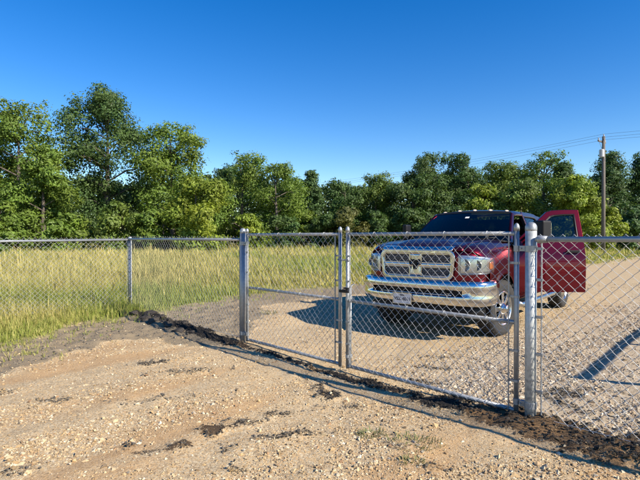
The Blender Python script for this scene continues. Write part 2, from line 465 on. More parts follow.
def crumbs():
    """small dark lumps of turned soil"""
    n = 100000
    x = rng.uniform(-4.6, 4, n); y = rng.uniform(2.2, 10, n)
    g, s, c, b, r = masks(x, y); u, v = uv(x, y)
    dens = np.clip(b*1.1+s*.3, 0, 1)*(1-g*.8)
    k = rng.random(n) < dens; x, y, b = x[k], y[k], b[k]; n = len(x); z = hgt(x, y)
    R = np.clip(np.exp(rng.normal(math.log(.0065), .45, n)), .003, .018)
    base = np.array([(sx, sy, sz) for sx in (-1, 1) for sy in (-1, 1) for sz in (-1, 1)], float)
    V = base[None]*np.array((1, .8, .6))*rng.uniform(.25, 1.2, (n, 8, 3))
    an = rng.uniform(0, 6.3, n); ca, sa = np.cos(an)[:, None], np.sin(an)[:, None]
    V = np.stack([V[..., 0]*ca-V[..., 1]*sa, V[..., 0]*sa+V[..., 1]*ca, V[..., 2]], -1)*R[:, None, None]+np.stack([x, y, z+R*.3], 1)[:, None]
    f = np.array([(0,1,3,2),(4,6,7,5),(0,4,5,1),(2,3,7,6),(0,2,6,4),(1,5,7,3)])
    F = (np.arange(n)*8)[:, None, None]+f[None]
    dk = np.array((.028, .025, .022)); lt = np.array((.21, .185, .15))
    t = np.clip(rng.random(n)*.3+.6*(1-b), 0, 1)[:, None]
    me = fast_mesh(V.reshape(-1, 3), F.reshape(-1, 4), np.repeat(dk*(1-t)+lt*t, 8, 0))
    o = link('soil_crumbs', me, M['clod']); tag(o, 'crumbled dark soil along the fence and gateway', 'soil', kind='stuff')
crumbs()

def clod_mesh(seed):
    bm = bmesh.new(); bmesh.ops.create_icosphere(bm, subdivisions=2, radius=1.0)
    r = random.Random(seed)
    from mathutils import noise as mn
    for v in bm.verts:
        k = 1+.75*mn.noise(v.co*1.3+Vector((seed*3.1, 0, 0)))+.3*mn.noise(v.co*3.5+Vector((0, seed, 0)))
        v.co *= k; v.co.z *= .62
    me = bpy.data.meshes.new('m'); bm.to_mesh(me); bm.free()
    c = np.tile(np.array((.075, .064, .052)), (len(me.vertices), 1))*rng.uniform(.7, 1.35, (len(me.vertices), 1))
    set_col(me, 'tint', c); me.materials.append(M['clod']); return me
cms = [clod_mesh(i) for i in range(4)]
for i in range(18):
    u = rng.uniform(4.9, 7.5); v = rng.uniform(-.42, -.10); x, y = P(u, v); r = rng.uniform(.04, .105)
    o = link('soil_clod', cms[i % 4], loc=(x, y, H(x, y)+r*.12), rot=(0, 0, rng.uniform(0, 6)))
    o.scale = (r*1.25, r, r*.8)
    tag(o, 'lump of dark turned soil on the berm below the fence left of the gate', 'soil clod', 'dark clods along the foot of the fence')

# ------------------------------------------------------------------ grass
def grass():
    X, Y, S = [], [], []
    for (n, d0, d1, tx0, tx1, sc) in ((56000, 5.0, 15, -.95, .35, 1.0), (40000, 14, 28, -.9, .95, 1.6), (40000, 26, 75, -.95, 1.0, 2.8)):
        d = np.exp(rng.uniform(math.log(d0), math.log(d1), n)); x = rng.uniform(tx0, tx1, n)*d
        g = masks(x, d)[0]; k = rng.random(n) < np.maximum(g*1.0-.12, .13*sstep(-1.3, 0., poly_sd(x, d, GRASS)+(fbm(x, d, 2.5, 3, 91)-.5)*1.2))
        k &= ~((np.abs(x-3.6) < 2.6) & (d < 14.5))
        X.append(x[k]); Y.append(d[k]); S.append(np.full(k.sum(), sc))
    x, y, sc = map(np.concatenate, (X, Y, S)); n = len(x); z = hgt(x, y)
    edge = poly_sd(x, y, GRASS)
    ht = (.13+.30*sstep(-.4, 4, edge))*np.where(edge < 0, .6, 1)*rng.uniform(.45, 1.35, n)*(.45+1.1*fbm(x, y, .9, 4, 61))
    straw = np.clip(-.06+.90*sstep(.36, .66, fbm(x, y, .22, 4, 71))+.35*sstep(18, 45, y)-.06*sstep(3, .3, edge)+rng.normal(0, .2, n), 0, 1)
    wd = .0045*sc**1.25*rng.uniform(.7, 1.4, n)*(1+.5*sstep(8, 14, y))
    nb = 3
    x = np.repeat(x, nb)+rng.normal(0, .03, n*nb)*np.repeat(sc, nb); y = np.repeat(y, nb)+rng.normal(0, .03, n*nb)*np.repeat(sc, nb)
    z = np.repeat(z, nb); tall = rng.random(n*nb) < .05; ht = np.repeat(ht, nb)*rng.uniform(.6, 1.15, n*nb)*np.where(tall, 1.6, 1); wd = np.repeat(wd, nb); straw = np.clip(np.repeat(straw, nb)+rng.normal(0, .15, n*nb)+.5*tall, 0, 1)
    n = n*nb
    an = rng.uniform(0, 2*math.pi, n); bend = ht*np.abs(rng.normal(0, .55, n))
    sx, sy = -np.sin(an), np.cos(an); bx, by = np.cos(an), np.sin(an)
    def pt(f, b, s): return np.stack([x+bx*bend*b+sx*wd*s, y+by*bend*b+sy*wd*s, z-.01+ht*f], 1)
    V = np.stack([pt(0, 0, -1), pt(0, 0, 1), pt(.55, .3, .8), pt(.55, .3, -.8), pt(1, 1, 0)], 1)
    q = (np.arange(n)*5)[:, None]
    F3 = np.concatenate([q+np.array((0, 1, 2)), q+np.array((0, 2, 3)), q+np.array((3, 2, 4))])
    green = np.array((.18, .235, .04)); dry = np.array((.49, .415, .15)); lime = np.array((.28, .32, .06))
    mixg = rng.random((n, 1)); gcol = green*(1-mixg)+lime*mixg
    c = (gcol*(1-straw[:, None])+dry*straw[:, None])*rng.uniform(.85, 1.12, (n, 1))
    C = np.repeat(c, 5, 0).reshape(n, 5, 3)
    me = fast_mesh(V.reshape(-1, 3), F3, C.reshape(-1, 3))
    o = link('grass', me, M['blade']); tag(o, 'tall mixed green and straw coloured grass filling the field', 'grass', kind='stuff')
grass()

# ------------------------------------------------------------------ trees
def add_tree(name, label, x, y, h, r, kind, seed, cat='tree', group=None):
    g = np.random.default_rng(seed)
    z0 = H(x, y)-.05
    root = empty(name, (x, y, z0)); tag(root, label, cat, group)
    pal = {'dark': (.060, .105, .040), 'mid': (.108, .165, .036), 'lime': (.165, .215, .038), 'cedar': (.062, .112, .052), 'olive': (.098, .145, .038), 'brown': (.110, .118, .050)}[kind]
    pal = np.array(pal)*np.array((1.20, 1.18, .78))
    conical = kind == 'cedar'
    bush = h < 5.5
    cb = .04*h if bush else .09*h
    hh = (h-cb)/2
    # main limbs carry big clumps, each made of many small ones
    big = []; nbig = int(np.clip(9.5*(h-cb)/r, 14, 36)*(1.5 if h > 16 else 1))
    for i in range(nbig*30):
        t = ((len(big)+g.uniform(-.6, 1.6))/nbig) % 1.0
        env = (1.0*(1-t)**.8+.05) if conical else (np.sin(math.pi*min(.985, t*.80+.17))**.50)
        a = g.uniform(0, 2*math.pi); q = math.sqrt(g.uniform(.08, 1))*r*env*.72
        br = r*g.uniform(.30, .46)*(.8 if conical else 1)*(1 if t < .75 else .85)
        c = np.array((q*math.cos(a), q*math.sin(a), min(cb+(h-cb)*t, h-br*.80)))
        if all(np.linalg.norm((c-b_[0])*np.array((1, 1, .8))) > .50*min(br, b_[1]) for b_ in big): big.append((c, br))
        if len(big) >= nbig: break
    if conical:
        for t in (.55, .68, .80, .90): big.append((np.array((g.normal(0, r*.08), g.normal(0, r*.08), cb+(h-cb)*t)), r*(.50-.42*(t-.5))))
    bt = r*(.16 if conical else .30); big.append((np.array((g.normal(0, r*.12), g.normal(0, r*.12), h-bt*.9)), bt))
    blobs = []
    for c, br in big:
        ns = int(np.clip(13*(br/(.35*r))**2, 6, 18))
        tone = g.uniform(.85, 1.16); hue = g.uniform(.92, 1.08)
        for k in range(ns):
            d = g.normal(size=3); d[2] += .25; d /= np.linalg.norm(d)
            sr = br*g.uniform(.30, .55)
            blobs.append((c+d*br*g.uniform(.35, .95)*np.array((1, 1, .85)), sr, tone*g.uniform(.85, 1.15), hue, c))
    # trunk and limbs
    t = MB(); lean = np.array((g.normal(0, .03), g.normal(0, .03))) * h
    tr = .020*h+.05
    tp = [Vector((lean[0]*f, lean[1]*f, h*.82*f)) for f in (0, .12, .3, .5, .75, 1)]
    t.tube(tp, [tr*1.35, tr, tr*.85, tr*.62, tr*.35, tr*.08], 7)
    for c, br in big:
        f = min(.9, max(.12, (c[2]-.35*math.hypot(c[0], c[1]))/(h*.82))); s = Vector((lean[0]*f, lean[1]*f, h*.82*f))
        m_ = s.lerp(Vector(c), .55)+Vector((0, 0, .08*h*.3))
        t.tube([s, m_, Vector(c)], [tr*.36*(1-f*.5), tr*.2, tr*.05], 5, caps=False)
    t.build('trunk', M['bark'], root, smooth=True)
    # foliage
    lw = .090 if not conical else .080
    if bush: lw = .10
    tot = sum(b_[1]**2 for b_ in blobs)*math.pi*1.5/(2.2*lw*lw); sc_ = min(1.0, (36000 if h > 16 else 25000 if h > 13 else 15000)/tot)
    Vs, Cs = [], []
    for c, br, tone, hue, cc0 in blobs:
        nl = int(max(12, sc_*1.5*math.pi*br*br/(2.2*lw*lw)))
        d = g.normal(size=(nl, 3)); d /= np.linalg.norm(d, axis=1)[:, None]
        rr = br*(g.uniform(.05, 1.0, nl)**.5)*g.uniform(.8, 1.25, nl)
        p = c+d*rr[:, None]*np.array((1.1, 1.1, .8))
        p[:, 2] = np.maximum(p[:, 2], .05)
        cd_ = p-cc0; cd_ /= np.maximum(.2, np.linalg.norm(cd_, axis=1))[:, None]
        nrm = d*.45+cd_*.55+np.array((0, 0, .30))+g.normal(0, .38, (nl, 3)); nrm /= np.linalg.norm(nrm, axis=1)[:, None]
        a = np.cross(nrm, g.normal(size=(nl, 3))); a /= np.linalg.norm(a, axis=1)[:, None]; b = np.cross(nrm, a)
        s = (lw*np.clip(np.exp(g.normal(0, .35, nl)), .4, 1.55))[:, None]
        bend = nrm*s*.25
        V = np.stack([p-a*s*1.5, p+b*s*.72-bend, p+a*s*1.5, p-b*s*.72-bend], 1)
        Vs.append(V.reshape(-1, 3))
        cv = pal*tone*np.array((hue, 1, 1/hue))*g.uniform(.72, 1.28, (nl, 1)); Cs.append(np.repeat(cv, 4, 0))
    V = np.concatenate(Vs); C = np.concatenate(Cs)
    Fq = np.arange(len(V)).reshape(-1, 4)
    me = fast_mesh(V, Fq, C)
    link('crown', me, M['leaf'], root)
    return root

WOOD = 'trees along the far edge of the field'
TREES = [  # name, label, x, y, height, crown radius, kind
    ('broad_tree', 'large airy light green tree at the left edge of the picture', -28.8, 46, 14.4, 5.6, 'mid'),
    ('tall_tree', 'tallest dark green tree, rounded crown standing above all the others', -22.4, 50.5, 17.4, 5.7, 'dark'),
    ('broad_tree', 'mid green tree filling the gap below and left of the tallest tree', -25.0, 43.5, 9.8, 3.3, 'mid'),
    ('broad_tree', 'tall green tree with sloping right shoulder just right of the tallest one', -15.4, 50.5, 13.2, 4.9, 'mid'),
    ('rounded_tree', 'lower yellow green tree in front, left of the gate post top', -10.9, 42, 6.8, 3.7, 'lime'),
    ('broad_tree', 'rounded green tree rising directly above the left gate post', -9.8, 60, 12.0, 4.6, 'mid'),
    ('broad_tree', 'rounded green tree above the middle of the left gate leaf', -5.1, 58, 10.4, 4.7, 'mid'),
    ('cedar_tree', 'dark cedar with a ragged tip above the gap between gate leaves', -1.0, 62, 10.2, 2.5, 'cedar'),
    ('dense_tree', 'low dark green tree just right of the ragged cedar', 3.1, 63, 9.0, 4.4, 'dark'),
    ('dense_tree', 'dark green tree with bumpy top left of the truck, above its grille', 7.6, 64, 9.8, 4.0, 'olive'),
    ('broad_tree', 'dark tree with feathery left side above the truck windshield corner', 12.0, 62, 10.3, 4.0, 'dark'),
    ('broad_tree', 'tall dark tree rising over the middle of the truck windshield', 14.8, 63.5, 12.7, 4.4, 'dark'),
    ('dense_tree', 'small dark round topped tree over the truck roof lights', 18.4, 63, 12.5, 3.2, 'dark'),
    ('rounded_tree', 'low yellow green tree just above the truck roof, left part', 16.2, 48, 6.7, 2.5, 'lime'),
    ('broad_tree', 'green tree above the right half of the truck roof', 23.2, 62, 11.2, 4.6, 'olive'),
    ('cedar_tree', 'feathery pale green pointed tree above the truck and its open door', 27.9, 60, 12.2, 4.2, 'mid'),
    ('rounded_tree', 'sunlit green tree right behind the truck cab and open door', 19.6, 47, 7.0, 3.3, 'olive'),
    ('rounded_tree', 'yellow green bushy tree behind the open truck door beside the utility pole', 23.0, 43.5, 7.0, 3.2, 'lime'),
    ('cedar_tree', 'dark bluish cedar standing right behind the utility pole', 32.8, 54.5, 11.2, 4.0, 'cedar'),
    ('cedar_tree', 'dark bluish cedar cut by the right edge of the picture', 37.2, 55, 11.4, 3.9, 'cedar'),
    ('cedar_tree', 'pointed dark cedar between the sunlit bushy trees and the utility pole', 29.8, 58.5, 10.6, 3.2, 'cedar'),
    ('broad_tree', 'dark tree far back between the tall trees and the left gate post', -13.2, 66, 11.4, 4.2, 'dark'),
    ('broad_tree', 'dark tree in the back row filling behind the left gate leaf', -4.0, 70, 9.4, 4.6, 'dark'),
    ('broad_tree', 'dark tree in the back row behind the low dark trees, left of the truck', 5.0, 71, 9.2, 4.4, 'dark'),
    ('broad_tree', 'dark tree in the back row above the truck roof', 21.0, 70, 11.5, 4.2, 'dark'),
    ('broad_tree', 'large light green tree outside the picture on the left', -37.0, 47, 13.5, 5.0, 'mid'),
    ('cedar_tree', 'dark cedar outside the picture on the right', 43.5, 57, 11.2, 4.0, 'cedar'),
    ('cedar_tree', 'dark cedar well outside the picture on the right', 50.0, 59, 11.6, 4.4, 'cedar'),
    ('broad_tree', 'green tree well outside the picture on the right beyond the cedars', 57.0, 61, 11.0, 5.0, 'mid'),
    ('broad_tree', 'olive tree farthest outside the picture on the right', 65.0, 62, 11.5, 5.0, 'olive'),
    ('broad_tree', 'olive tree outside the picture farther left', -46.0, 50, 12.5, 4.8, 'olive'),
]
for i, tdef in enumerate(TREES): add_tree(*tdef, seed=(152 if i == 1 else 100+i), group=WOOD)
BUSH = [
    (-25.7, 38.5, 4.3, 1.7, 'mid', 'small green bush low at the left picture edge'),
    (-21.8, 41, 3.6, 2.4, 'mid', 'green bush at the foot of the large left tree'),
    (-17.6, 43, 4.6, 2.6, 'olive', 'olive bush below the tallest tree, above the corner fence post'),
    (-13.8, 42.5, 4.0, 2.3, 'mid', 'green bush between the corner post and the yellow green tree'),
    (-7.2, 50, 3.8, 2.2, 'lime', 'small lime green bush right beside the left gate post top'),
    (-3.9, 54, 3.8, 2.8, 'dark', 'dark bush at the foot of the trees behind the left gate leaf'),
    (0.6, 56, 4.2, 2.8, 'dark', 'dark bush behind the gap between the gate leaves'),
    (3.2, 55, 4.8, 2.6, 'brown', 'brownish shrub above the left end of the right gate leaf'),
    (7.0, 57, 4.6, 2.8, 'dark', 'dark bush left of the truck hood'),
    (11.0, 57, 4.8, 3.0, 'dark', 'dark bush behind the passenger mirror of the truck'),
    (14.8, 53, 4.8, 2.6, 'dark', 'dark bush behind the truck windshield'),
    (19.0, 53, 4.6, 3.0, 'dark', 'dark bush hidden behind the truck cab'),
    (26.6, 45.5, 4.4, 2.0, 'lime', 'yellow green bush at the foot of the utility pole'),
    (31.0, 47, 4.4, 2.6, 'cedar', 'dark bush right of the utility pole'),
    (35.0, 48, 4.4, 2.8, 'cedar', 'dark bush at the right picture edge'),
    (26.0, 38.0, 1.1, .9, 'mid', 'low green weeds bush at the edge of the gravel lot right of the pole'),
    (-30.5, 42, 4.2, 2.4, 'mid', 'green bush just outside the left picture edge'),
]
for i, (x, y, h, r, k, lab) in enumerate(BUSH): add_tree('bush', lab, x, y, h, r, k, 300+i, 'bush', 'bushes at the foot of the trees')

def far_wood():
    g = np.random.default_rng(900); n = 60000
    x = g.uniform(-80, 95, n); y = g.uniform(76, 84, n); top = 8.0+5.6*fbm(x, y*.2, .16, 4, 81)
    z = top*g.random(n)**.8
    p = np.stack([x, y, z], 1); nr = g.normal(size=(n, 3))+np.array((0, -.6, .5)); nr /= np.linalg.norm(nr, axis=1)[:, None]
    a = np.cross(nr, g.normal(size=(n, 3))); a /= np.linalg.norm(a, axis=1)[:, None]; b = np.cross(nr, a); s = g.uniform(.15, .36, n)[:, None]
    V = np.stack([p-a*s*1.4, p+b*s*.8, p+a*s*1.4, p-b*s*.8], 1).reshape(-1, 3)
    c = np.array((.075, .11, .035))*g.uniform(.6, 1.4, (n, 1))
    o = link('far_wood', fast_mesh(V, np.arange(n*4).reshape(-1, 4), np.repeat(c, 4, 0)), M['leaf'])
    tag(o, 'dark mass of far woodland behind the row of trees', 'woodland', kind='stuff')
far_wood()

# ------------------------------------------------------------------ chain link fence and gate
def chain_mesh(s0, s1, z0, z1, pitch=.085, r=.0018, zb=None):
    """woven wires in the plane (s, z); s along local X, y is depth. zb(s) optional bottom height"""
    hw = pitch/2; nw = int(round((s1-s0)/hw))
    V, F = [], []
    b = 0
    for i in range(nw):
        s = s0+i*hw; lo = z0 if zb is None else zb(s)
        k0 = math.ceil((lo-z1)/hw); m = -k0
        sgn = i % 2
        pts = []
        for k in range(m+1):
            z = z1-k*hw; side = (k+sgn) % 2
            pts.append((s+(hw+.003 if side else -.003), .0032*(1 if k % 2 else -1)*(1), z))
        pts = [(a_+.0022*math.sin(i*1.7+k_*.9)*math.sin(k_*.37+i*.21), b_, c_+.002*math.sin(i*.83+k_*1.3)) for k_, (a_, b_, c_) in enumerate(pts)]
        A = np.array(pts[:-1]); B = np.array(pts[1:]); n = len(A)
        # every straight run lies alternately in front of and behind the mesh plane
        dep = np.where(np.arange(n) % 2 == 0, .0022, -.0022)
        A = A.copy(); B = B.copy(); bow = .010*np.sin(s*2.3+A[:, 2]*2.1)*np.sin(s*.9+1.1); A[:, 1] = dep+bow; B[:, 1] = dep+bow
        d = B-A; d /= np.linalg.norm(d, axis=1)[:, None]
        u = np.tile(np.array((0, 1., 0)), (n, 1)); v = np.cross(d, u)
        A = A-d*r; B = B+d*r
        q = []
        for (cu, cv) in ((1, 0), (0, 1), (-1, 0), (0, -1)):
            q.append(A+(u*cu+v*cv)*r)
        for (cu, cv) in ((1, 0), (0, 1), (-1, 0), (0, -1)):
            q.append(B+(u*cu+v*cv)*r)
        V.append(np.stack(q, 1).reshape(-1, 3))
        f = np.array([(0, 1, 5, 4), (1, 2, 6, 5), (2, 3, 7, 6), (3, 0, 4, 7)])
        F.append(((b+np.arange(n)*8)[:, None, None]+f[None]).reshape(-1, 4)); b += n*8
    me = fast_mesh(np.concatenate(V), np.concatenate(F)); return me

def post_shapes(root, x, y, zb, zt, r, mat, name='post', cap='cap'):
    """a pipe with a domed cap, in the root's local frame"""
    MB().tube([(x, y, zb), (x, y, zt)], r, 20).build(name, mat, root, smooth=True).data
    pr = [(r*1.03, -.03), (r*1.04, -.02), (r*1.04, .0), (r*.96, .014), (r*.76, .028), (r*.42, .037), (0.001, .040)]
    MB().lathe(pr, 20, 'z', (x, y, zt)).build(cap, M['galv'], root, smooth=True)
def autosmooth(o): pass

def band(mb, x, y, z, r, h=.022):
    mb.lathe([(r+.001, -h/2), (r+.004, -h/2), (r+.004, h/2), (r+.001, h/2)], 18, 'z', (x, y, z))
def ties(root, s0, s1, z, r, step=.5, ydepth=0):
    s = s0+step*.5
    while s < s1-.1:
        pts = [(s, math.cos(a)*(r+.0022), z+math.sin(a)*(r+.0022)) for a in np.linspace(0, 2*math.pi, 12, endpoint=False)]
        mb = MB().tube(pts, .0021, 6, closed=True)
        mb.tube([(s-.012, -(r+.004), z-.004), (s, -(r+.009), z-.012), (s+.014, -(r+.005), z-.05)], .0026, 5)
        mb.build('wire_tie', M['wire'], root, smooth=True)
        s += step

ang_F = math.atan2(FU[1], FU[0])
def fence_frame(name, u0, label, cat):
    x, y = P(u0); o = empty(name, (x, y, 0), ang_F); tag(o, label, cat); return o
Zg = lambda u, v=0: H(*P(u, v))

# fence between the left gate post and the corner (local X runs to the far left)
UL, UC = 4.031, 7.93
f1 = fence_frame('chain_link_fence', UL, 'chain link fence stretch between left gate post and corner post, grass behind', 'fence')
Lm = UC-UL
me = chain_mesh(.07, Lm-.05, 0, 1.50, zb=lambda s: max(.02, Zg(UL+s)-.01)); o = link('chain_link_mesh', me, M['wire'], f1); o['kind'] = 'stuff'
MB().tube([(.04, .022, 1.452), (Lm, .022, 1.442)], .0205, 16).build('top_rail', M['galv'], f1, smooth=True)
MB().box((.075, 0, .76), (.005, .018, 1.44)).build('tension_bar', M['galv'], f1, bevel=.001)
MB().box((Lm-.07, 0, .76), (.005, .018, 1.44)).build('tension_bar', M['galv'], f1, bevel=.001)
ties(f1, .1, Lm, 1.452, .0205, .6)
MB().tube([(.03, 0, .06), (Lm-.02, 0, .075)], .0022, 6).build('tension_wire', M['wire'], f1)

# left-hand stretch, turning towards the camera at the corner post
xc, yc = P(UC)
dirL = np.array((-.72, -.694)); dirL /= np.linalg.norm(dirL)
f2 = empty('chain_link_fence', (xc, yc, 0), math.atan2(dirL[1], dirL[0]))
tag(f2, 'chain link fence stretch running from the corner post to the left picture edge', 'fence')
zc0 = H(xc, yc)
post_shapes(f2, 0, 0, zc0-.25, 1.455, .036, M['galv'], 'corner_post', 'post_cap')
L2 = 5.4
def zb2(s): return max(.02, H(xc+dirL[0]*s, yc+dirL[1]*s)-.01)
me = chain_mesh(.06, L2, 0, 1.475, zb=zb2); o = link('chain_link_mesh', me, M['wire'], f2); o['kind'] = 'stuff'
MB().tube([(.02, -.0, 1.432), (L2+.3, -.0, 1.385)], .0205, 16).build('top_rail', M['galv'], f2, smooth=True)
MB().box((.055, 0, .74), (.005, .018, 1.40)).build('tension_bar', M['galv'], f2, bevel=.001)
mb = MB()
for z in (.3, .55, .8, 1.05, 1.3):
    mb = MB(); band(mb, 0, 0, z, .036); mb.build('tension_band', M['galv'], f2, smooth=True)
for s in (3.05,):
    zz = H(xc+dirL[0]*s, yc+dirL[1]*s); post_shapes(f2, s, .045, zz-.25, 1.42, .024, M['galv'], 'line_post', 'post_cap')
ties(f2, .1, L2, 1.425, .0205, .6)
zz = H(xc+dirL[0]*(L2+.3), yc+dirL[1]*(L2+.3)); post_shapes(f2, L2+.3, 0, zz-.25, 1.41, .030, M['galv'], 'end_post', 'post_cap')

# right-hand stretch, in line with the gate (local X runs towards the camera, to the right)
x0, y0 = P(0)
f3 = empty('chain_link_fence', (x0, y0, 0), ang_F+math.pi)
tag(f3, 'chain link fence right of the large gate post, before the open truck door', 'fence')
L3 = 2.75
me = chain_mesh(.075, L3-.05, 0, 1.515, zb=lambda s: max(-.02, Zg(-s)-.01)); o = link('chain_link_mesh', me, M['wire'], f3); o['kind'] = 'stuff'
MB().tube([(.05, -.024, 1.474), (L3, -.024, 1.494)], .0205, 16).build('top_rail', M['galv'], f3, smooth=True)
MB().lathe([(.001, -.012), (.03, -.012), (.032, 0), (.03, .012), (.027, .06), (.001, .06)], 16, 'x', (.075, -.024, 1.475)).build('rail_end_cup', M['galv'], f3, smooth=True)
MB().box((.085, 0, .76), (.006, .019, 1.46)).build('tension_bar', M['galv'], f3, bevel=.001)
mb = MB()
for z in (.25, .55, .85, 1.15, 1.40): MB().box((.07, -.004, z), (.055, .012, .022)).build('tension_band', M['galv'], f3, bevel=.002)
ties(f3, .2, L3, 1.484, .0205, .55)
post_shapes(f3, L3, 0, Zg(-L3)-.25, 1.55, .036, M['galv'], 'end_post', 'post_cap')
MB().tube([(.06, 0, .045), (L3, 0, .05)], .0022, 6).build('tension_wire', M['wire'], f3)

# gate posts
def gate_post(u, r, label, hinges, sgn, mat):
    x, y = P(u); zb = H(x, y)
    g = empty('gate_post', (x, y, 0), ang_F); tag(g, label, 'gate post', 'the two gate posts')
    post_shapes(g, 0, 0, zb-.3, 1.575, r, mat, 'pipe', 'cap')
    for z in hinges:
        h = MB(); band(h, 0, 0, z, r, .05)
        h.box((sgn*(r+.018), -.012, z), (.045, .012, .045)); h.box((sgn*(r+.018), .012, z), (.045, .012, .045))
        h.tube([(sgn*(r+.03), -.035, z), (sgn*(r+.03), .035, z)], .007, 8)
        h.build('hinge', M['galv'], g, bevel=.0015)
    return g
gate_post(0, .044, 'large galvanised gate post on the right with mud splashed foot and domed cap', (1.40, .13), 1, M['galv_post'])
gate_post(UL, .042, 'galvanised gate post at the left end of the double gate', (1.40, .13), -1, M['galv'])

# gate leaves: local X runs to the far left from the leaf's right-hand stile
def gate_leaf(u0, u1, label, latch):
    x, y = P(u0); W = u1-u0
    g = empty('gate_leaf', (x, y, 0), ang_F); tag(g, label, 'gate', 'leaves of the double gate')
    R = .0205
    zB, zM, zT = .055, .785, 1.522
    for s in (0, W):
        MB().tube([(s, 0, zB-.025), (s, 0, 1.575)], R, 16).build('stile', M['galv'], g, smooth=True)
        pr = [(R*1.12, -.03), (R*1.15, 0), (R*1.0, .014), (R*.7, .026), (R*.3, .033), (.001, .035)]
        MB().lathe(pr, 14, 'z', (s, 0, 1.575)).build('cap', M['galv'], g, smooth=True)
    for nm, z in (('bottom_rail', zB), ('middle_rail', zM), ('top_rail', zT)):
        MB().tube([(R*.6, 0, z), (W-R*.6, 0, z)], R*(.92 if nm != 'middle_rail' else .86), 14).build(nm, M['galv'], g, smooth=True)
    yoff = .025
    me = chain_mesh(.045, W-.045, zB-.02, zT+.018); 
    o = link('chain_link_mesh', me, M['wire'], g, loc=(0, yoff, 0)); o['kind'] = 'stuff'
    for s in (.055, W-.055):
        MB().box((s, yoff, .785), (.006, .016, 1.46)).build('tension_bar', M['galv'], g, bevel=.001)
    mb = MB()
    for s in (.0, W):
        for z in (.30, .55, 1.0, 1.28):
            mb = MB(); band(mb, s, 0, z, R, .02); mb.box((s+(.035 if s == 0 else -.035), yoff*.6, z), (.05, .008, .02)); mb.build('tension_band', M['galv'], g, bevel=.001)
    for z in (zT, zM, zB): ties(g, .05, W, z, R, .42)
    if latch == 'hinge':
        pass
    return g
gl_r = gate_leaf(.118, 2.02, 'right leaf of the double chain link gate, in front of the truck', True)
gl_l = gate_leaf(2.135, 3.93, 'left leaf of the double chain link gate, grass and gravel behind it', False)
W1 = 2.02-.118
for g, s in ((gl_r, 0), (gl_l, 3.93-2.135)):
    for z in (1.40, .13):
        h = MB(); band(h, s, 0, z, .0205, .05); h.box((s+(-.03 if s == 0 else .03), 0, z), (.05, .010, .04)); h.build('hinge_strap', M['galv'], g, bevel=.0015)
# latch and drop rod belong to the right leaf
mb = MB().tube([(W1+.0, -.052, .02), (W1, -.052, .93)], .0085, 10); mb.tube([(W1, -.052, .93), (W1+.01, -.085, .95), (W1+.02, -.12, .95)], .0085, 8)
mb.build('drop_rod', M['galv'], gl_r, smooth=True)
mb = MB()
for z in (.16, .80):
    mb = MB(); band(mb, W1, 0, z, .0205, .03); mb.box((W1, -.045, z), (.034, .034, .03)); mb.build('rod_guide', M['galv'], gl_r, bevel=.002)
mb = MB(); band(mb, W1, 0, .90, .0205, .06); mb.box((W1+.055, -.022, .885), (.11, .008, .032)); mb.box((W1+.055, .024, .885), (.11, .008, .032)); mb.box((W1+.03, 0, .92), (.03, .05, .015))
mb.build('fork_latch', M['black'], gl_r, bevel=.003)
# chain looped round the two meeting stiles
xm, ym = P((2.02+2.135)/2)
ch = empty('gate_chain', (xm, ym, 1.235), ang_F); tag(ch, 'short steel chain looped round the two meeting gate stiles', 'chain')
nl = 18
for i in range(nl):
    a = 2*math.pi*i/nl; cx, cy = .088*math.cos(a), .034*math.sin(a); ta = math.atan2(.034*math.cos(a), -.088*math.sin(a))
    lk = MB(); pts = []
    for k in range(12):
        b = 2*math.pi*k/12; pts.append(Vector((.014*math.cos(b), .0085*math.sin(b), 0)))
    rot = Matrix.Rotation(ta, 3, 'Z') @ Matrix.Rotation(rad(45 if i % 2 else -45), 3, 'X')
    lk.tube([Vector((cx, cy, .004*math.sin(i*2.1)))+rot @ p for p in pts], .0028, 6, closed=True).build('chain_link', M['galv'], ch, smooth=True)

# pipe-rail fence outside the picture on the right, whose shadow crosses the gravel
pf = empty('pipe_fence', (4.62, 3.80, 0), math.atan2(.74, .672)); tag(pf, 'steel pipe fence standing outside the picture on the right', 'fence')
for s in (0, 2.4, 4.8):
    px_, py_ = 4.62+.672*s, 3.80+.74*s; post_shapes(pf, s, 0, H(px_, py_)-.3, 1.5, .044, M['galv'], 'post', 'cap')
MB().tube([(0, 0, 1.46), (4.85, 0, 1.46)], .044, 16).build('top_rail', M['galv'], pf, smooth=True)

# ------------------------------------------------------------------ the truck: local X forward, Y to the driver's side, origin under the front axle
TH = math.atan2(-.775, -.632)
TX, TY = 2.02, 7.90
tz = H(TX, TY)
truck = empty('pickup_truck', (TX, TY, tz), TH)
tag(truck, 'maroon crew cab pickup truck with chrome grille and driver door open behind the gate', 'pickup truck')
ip = lambda x, xs, ys_: float(np.interp(x, xs, ys_))
def ys(z): return ip(z, [.45, .55, .70, .90, 1.05, 1.20, 1.32, 1.42], [.955, .975, .992, 1.0, 1.0, .985, .955, .925])
def yg(z): return .925-(z-1.42)*.40
def xend(y): return ip(abs(y), [0, .3, .6, .75, .85, .93, .97, 1.0], [.92, .912, .885, .845, .785, .70, .63, .57])
XC = -.64
def zhood(t): return ip(t, [0, .25, .55, .8, .91, .965, 1], [1.47, 1.468, 1.46, 1.43, 1.395, 1.365, 1.325])
def arch(x, xc, R=.51, za=.43, zmin=.52):
    q = R*R-(x-xc)**2
    return max(zmin, za+math.sqrt(q)) if q > 0 else zmin
TS = sorted(set([0, .03, .08, .12]+list(np.linspace(.14, .93, 44))+[.95, .965, .98, .99, 1.0]))
def hood_pt(t, y):
    x = XC+t*(xend(y)-XC); dome = .026*float(sstep(.46, .30, abs(y)))*float(sstep(1.0, .8, t))
    return (x, y, zhood(t)-.016*(y/.7)**2+dome)
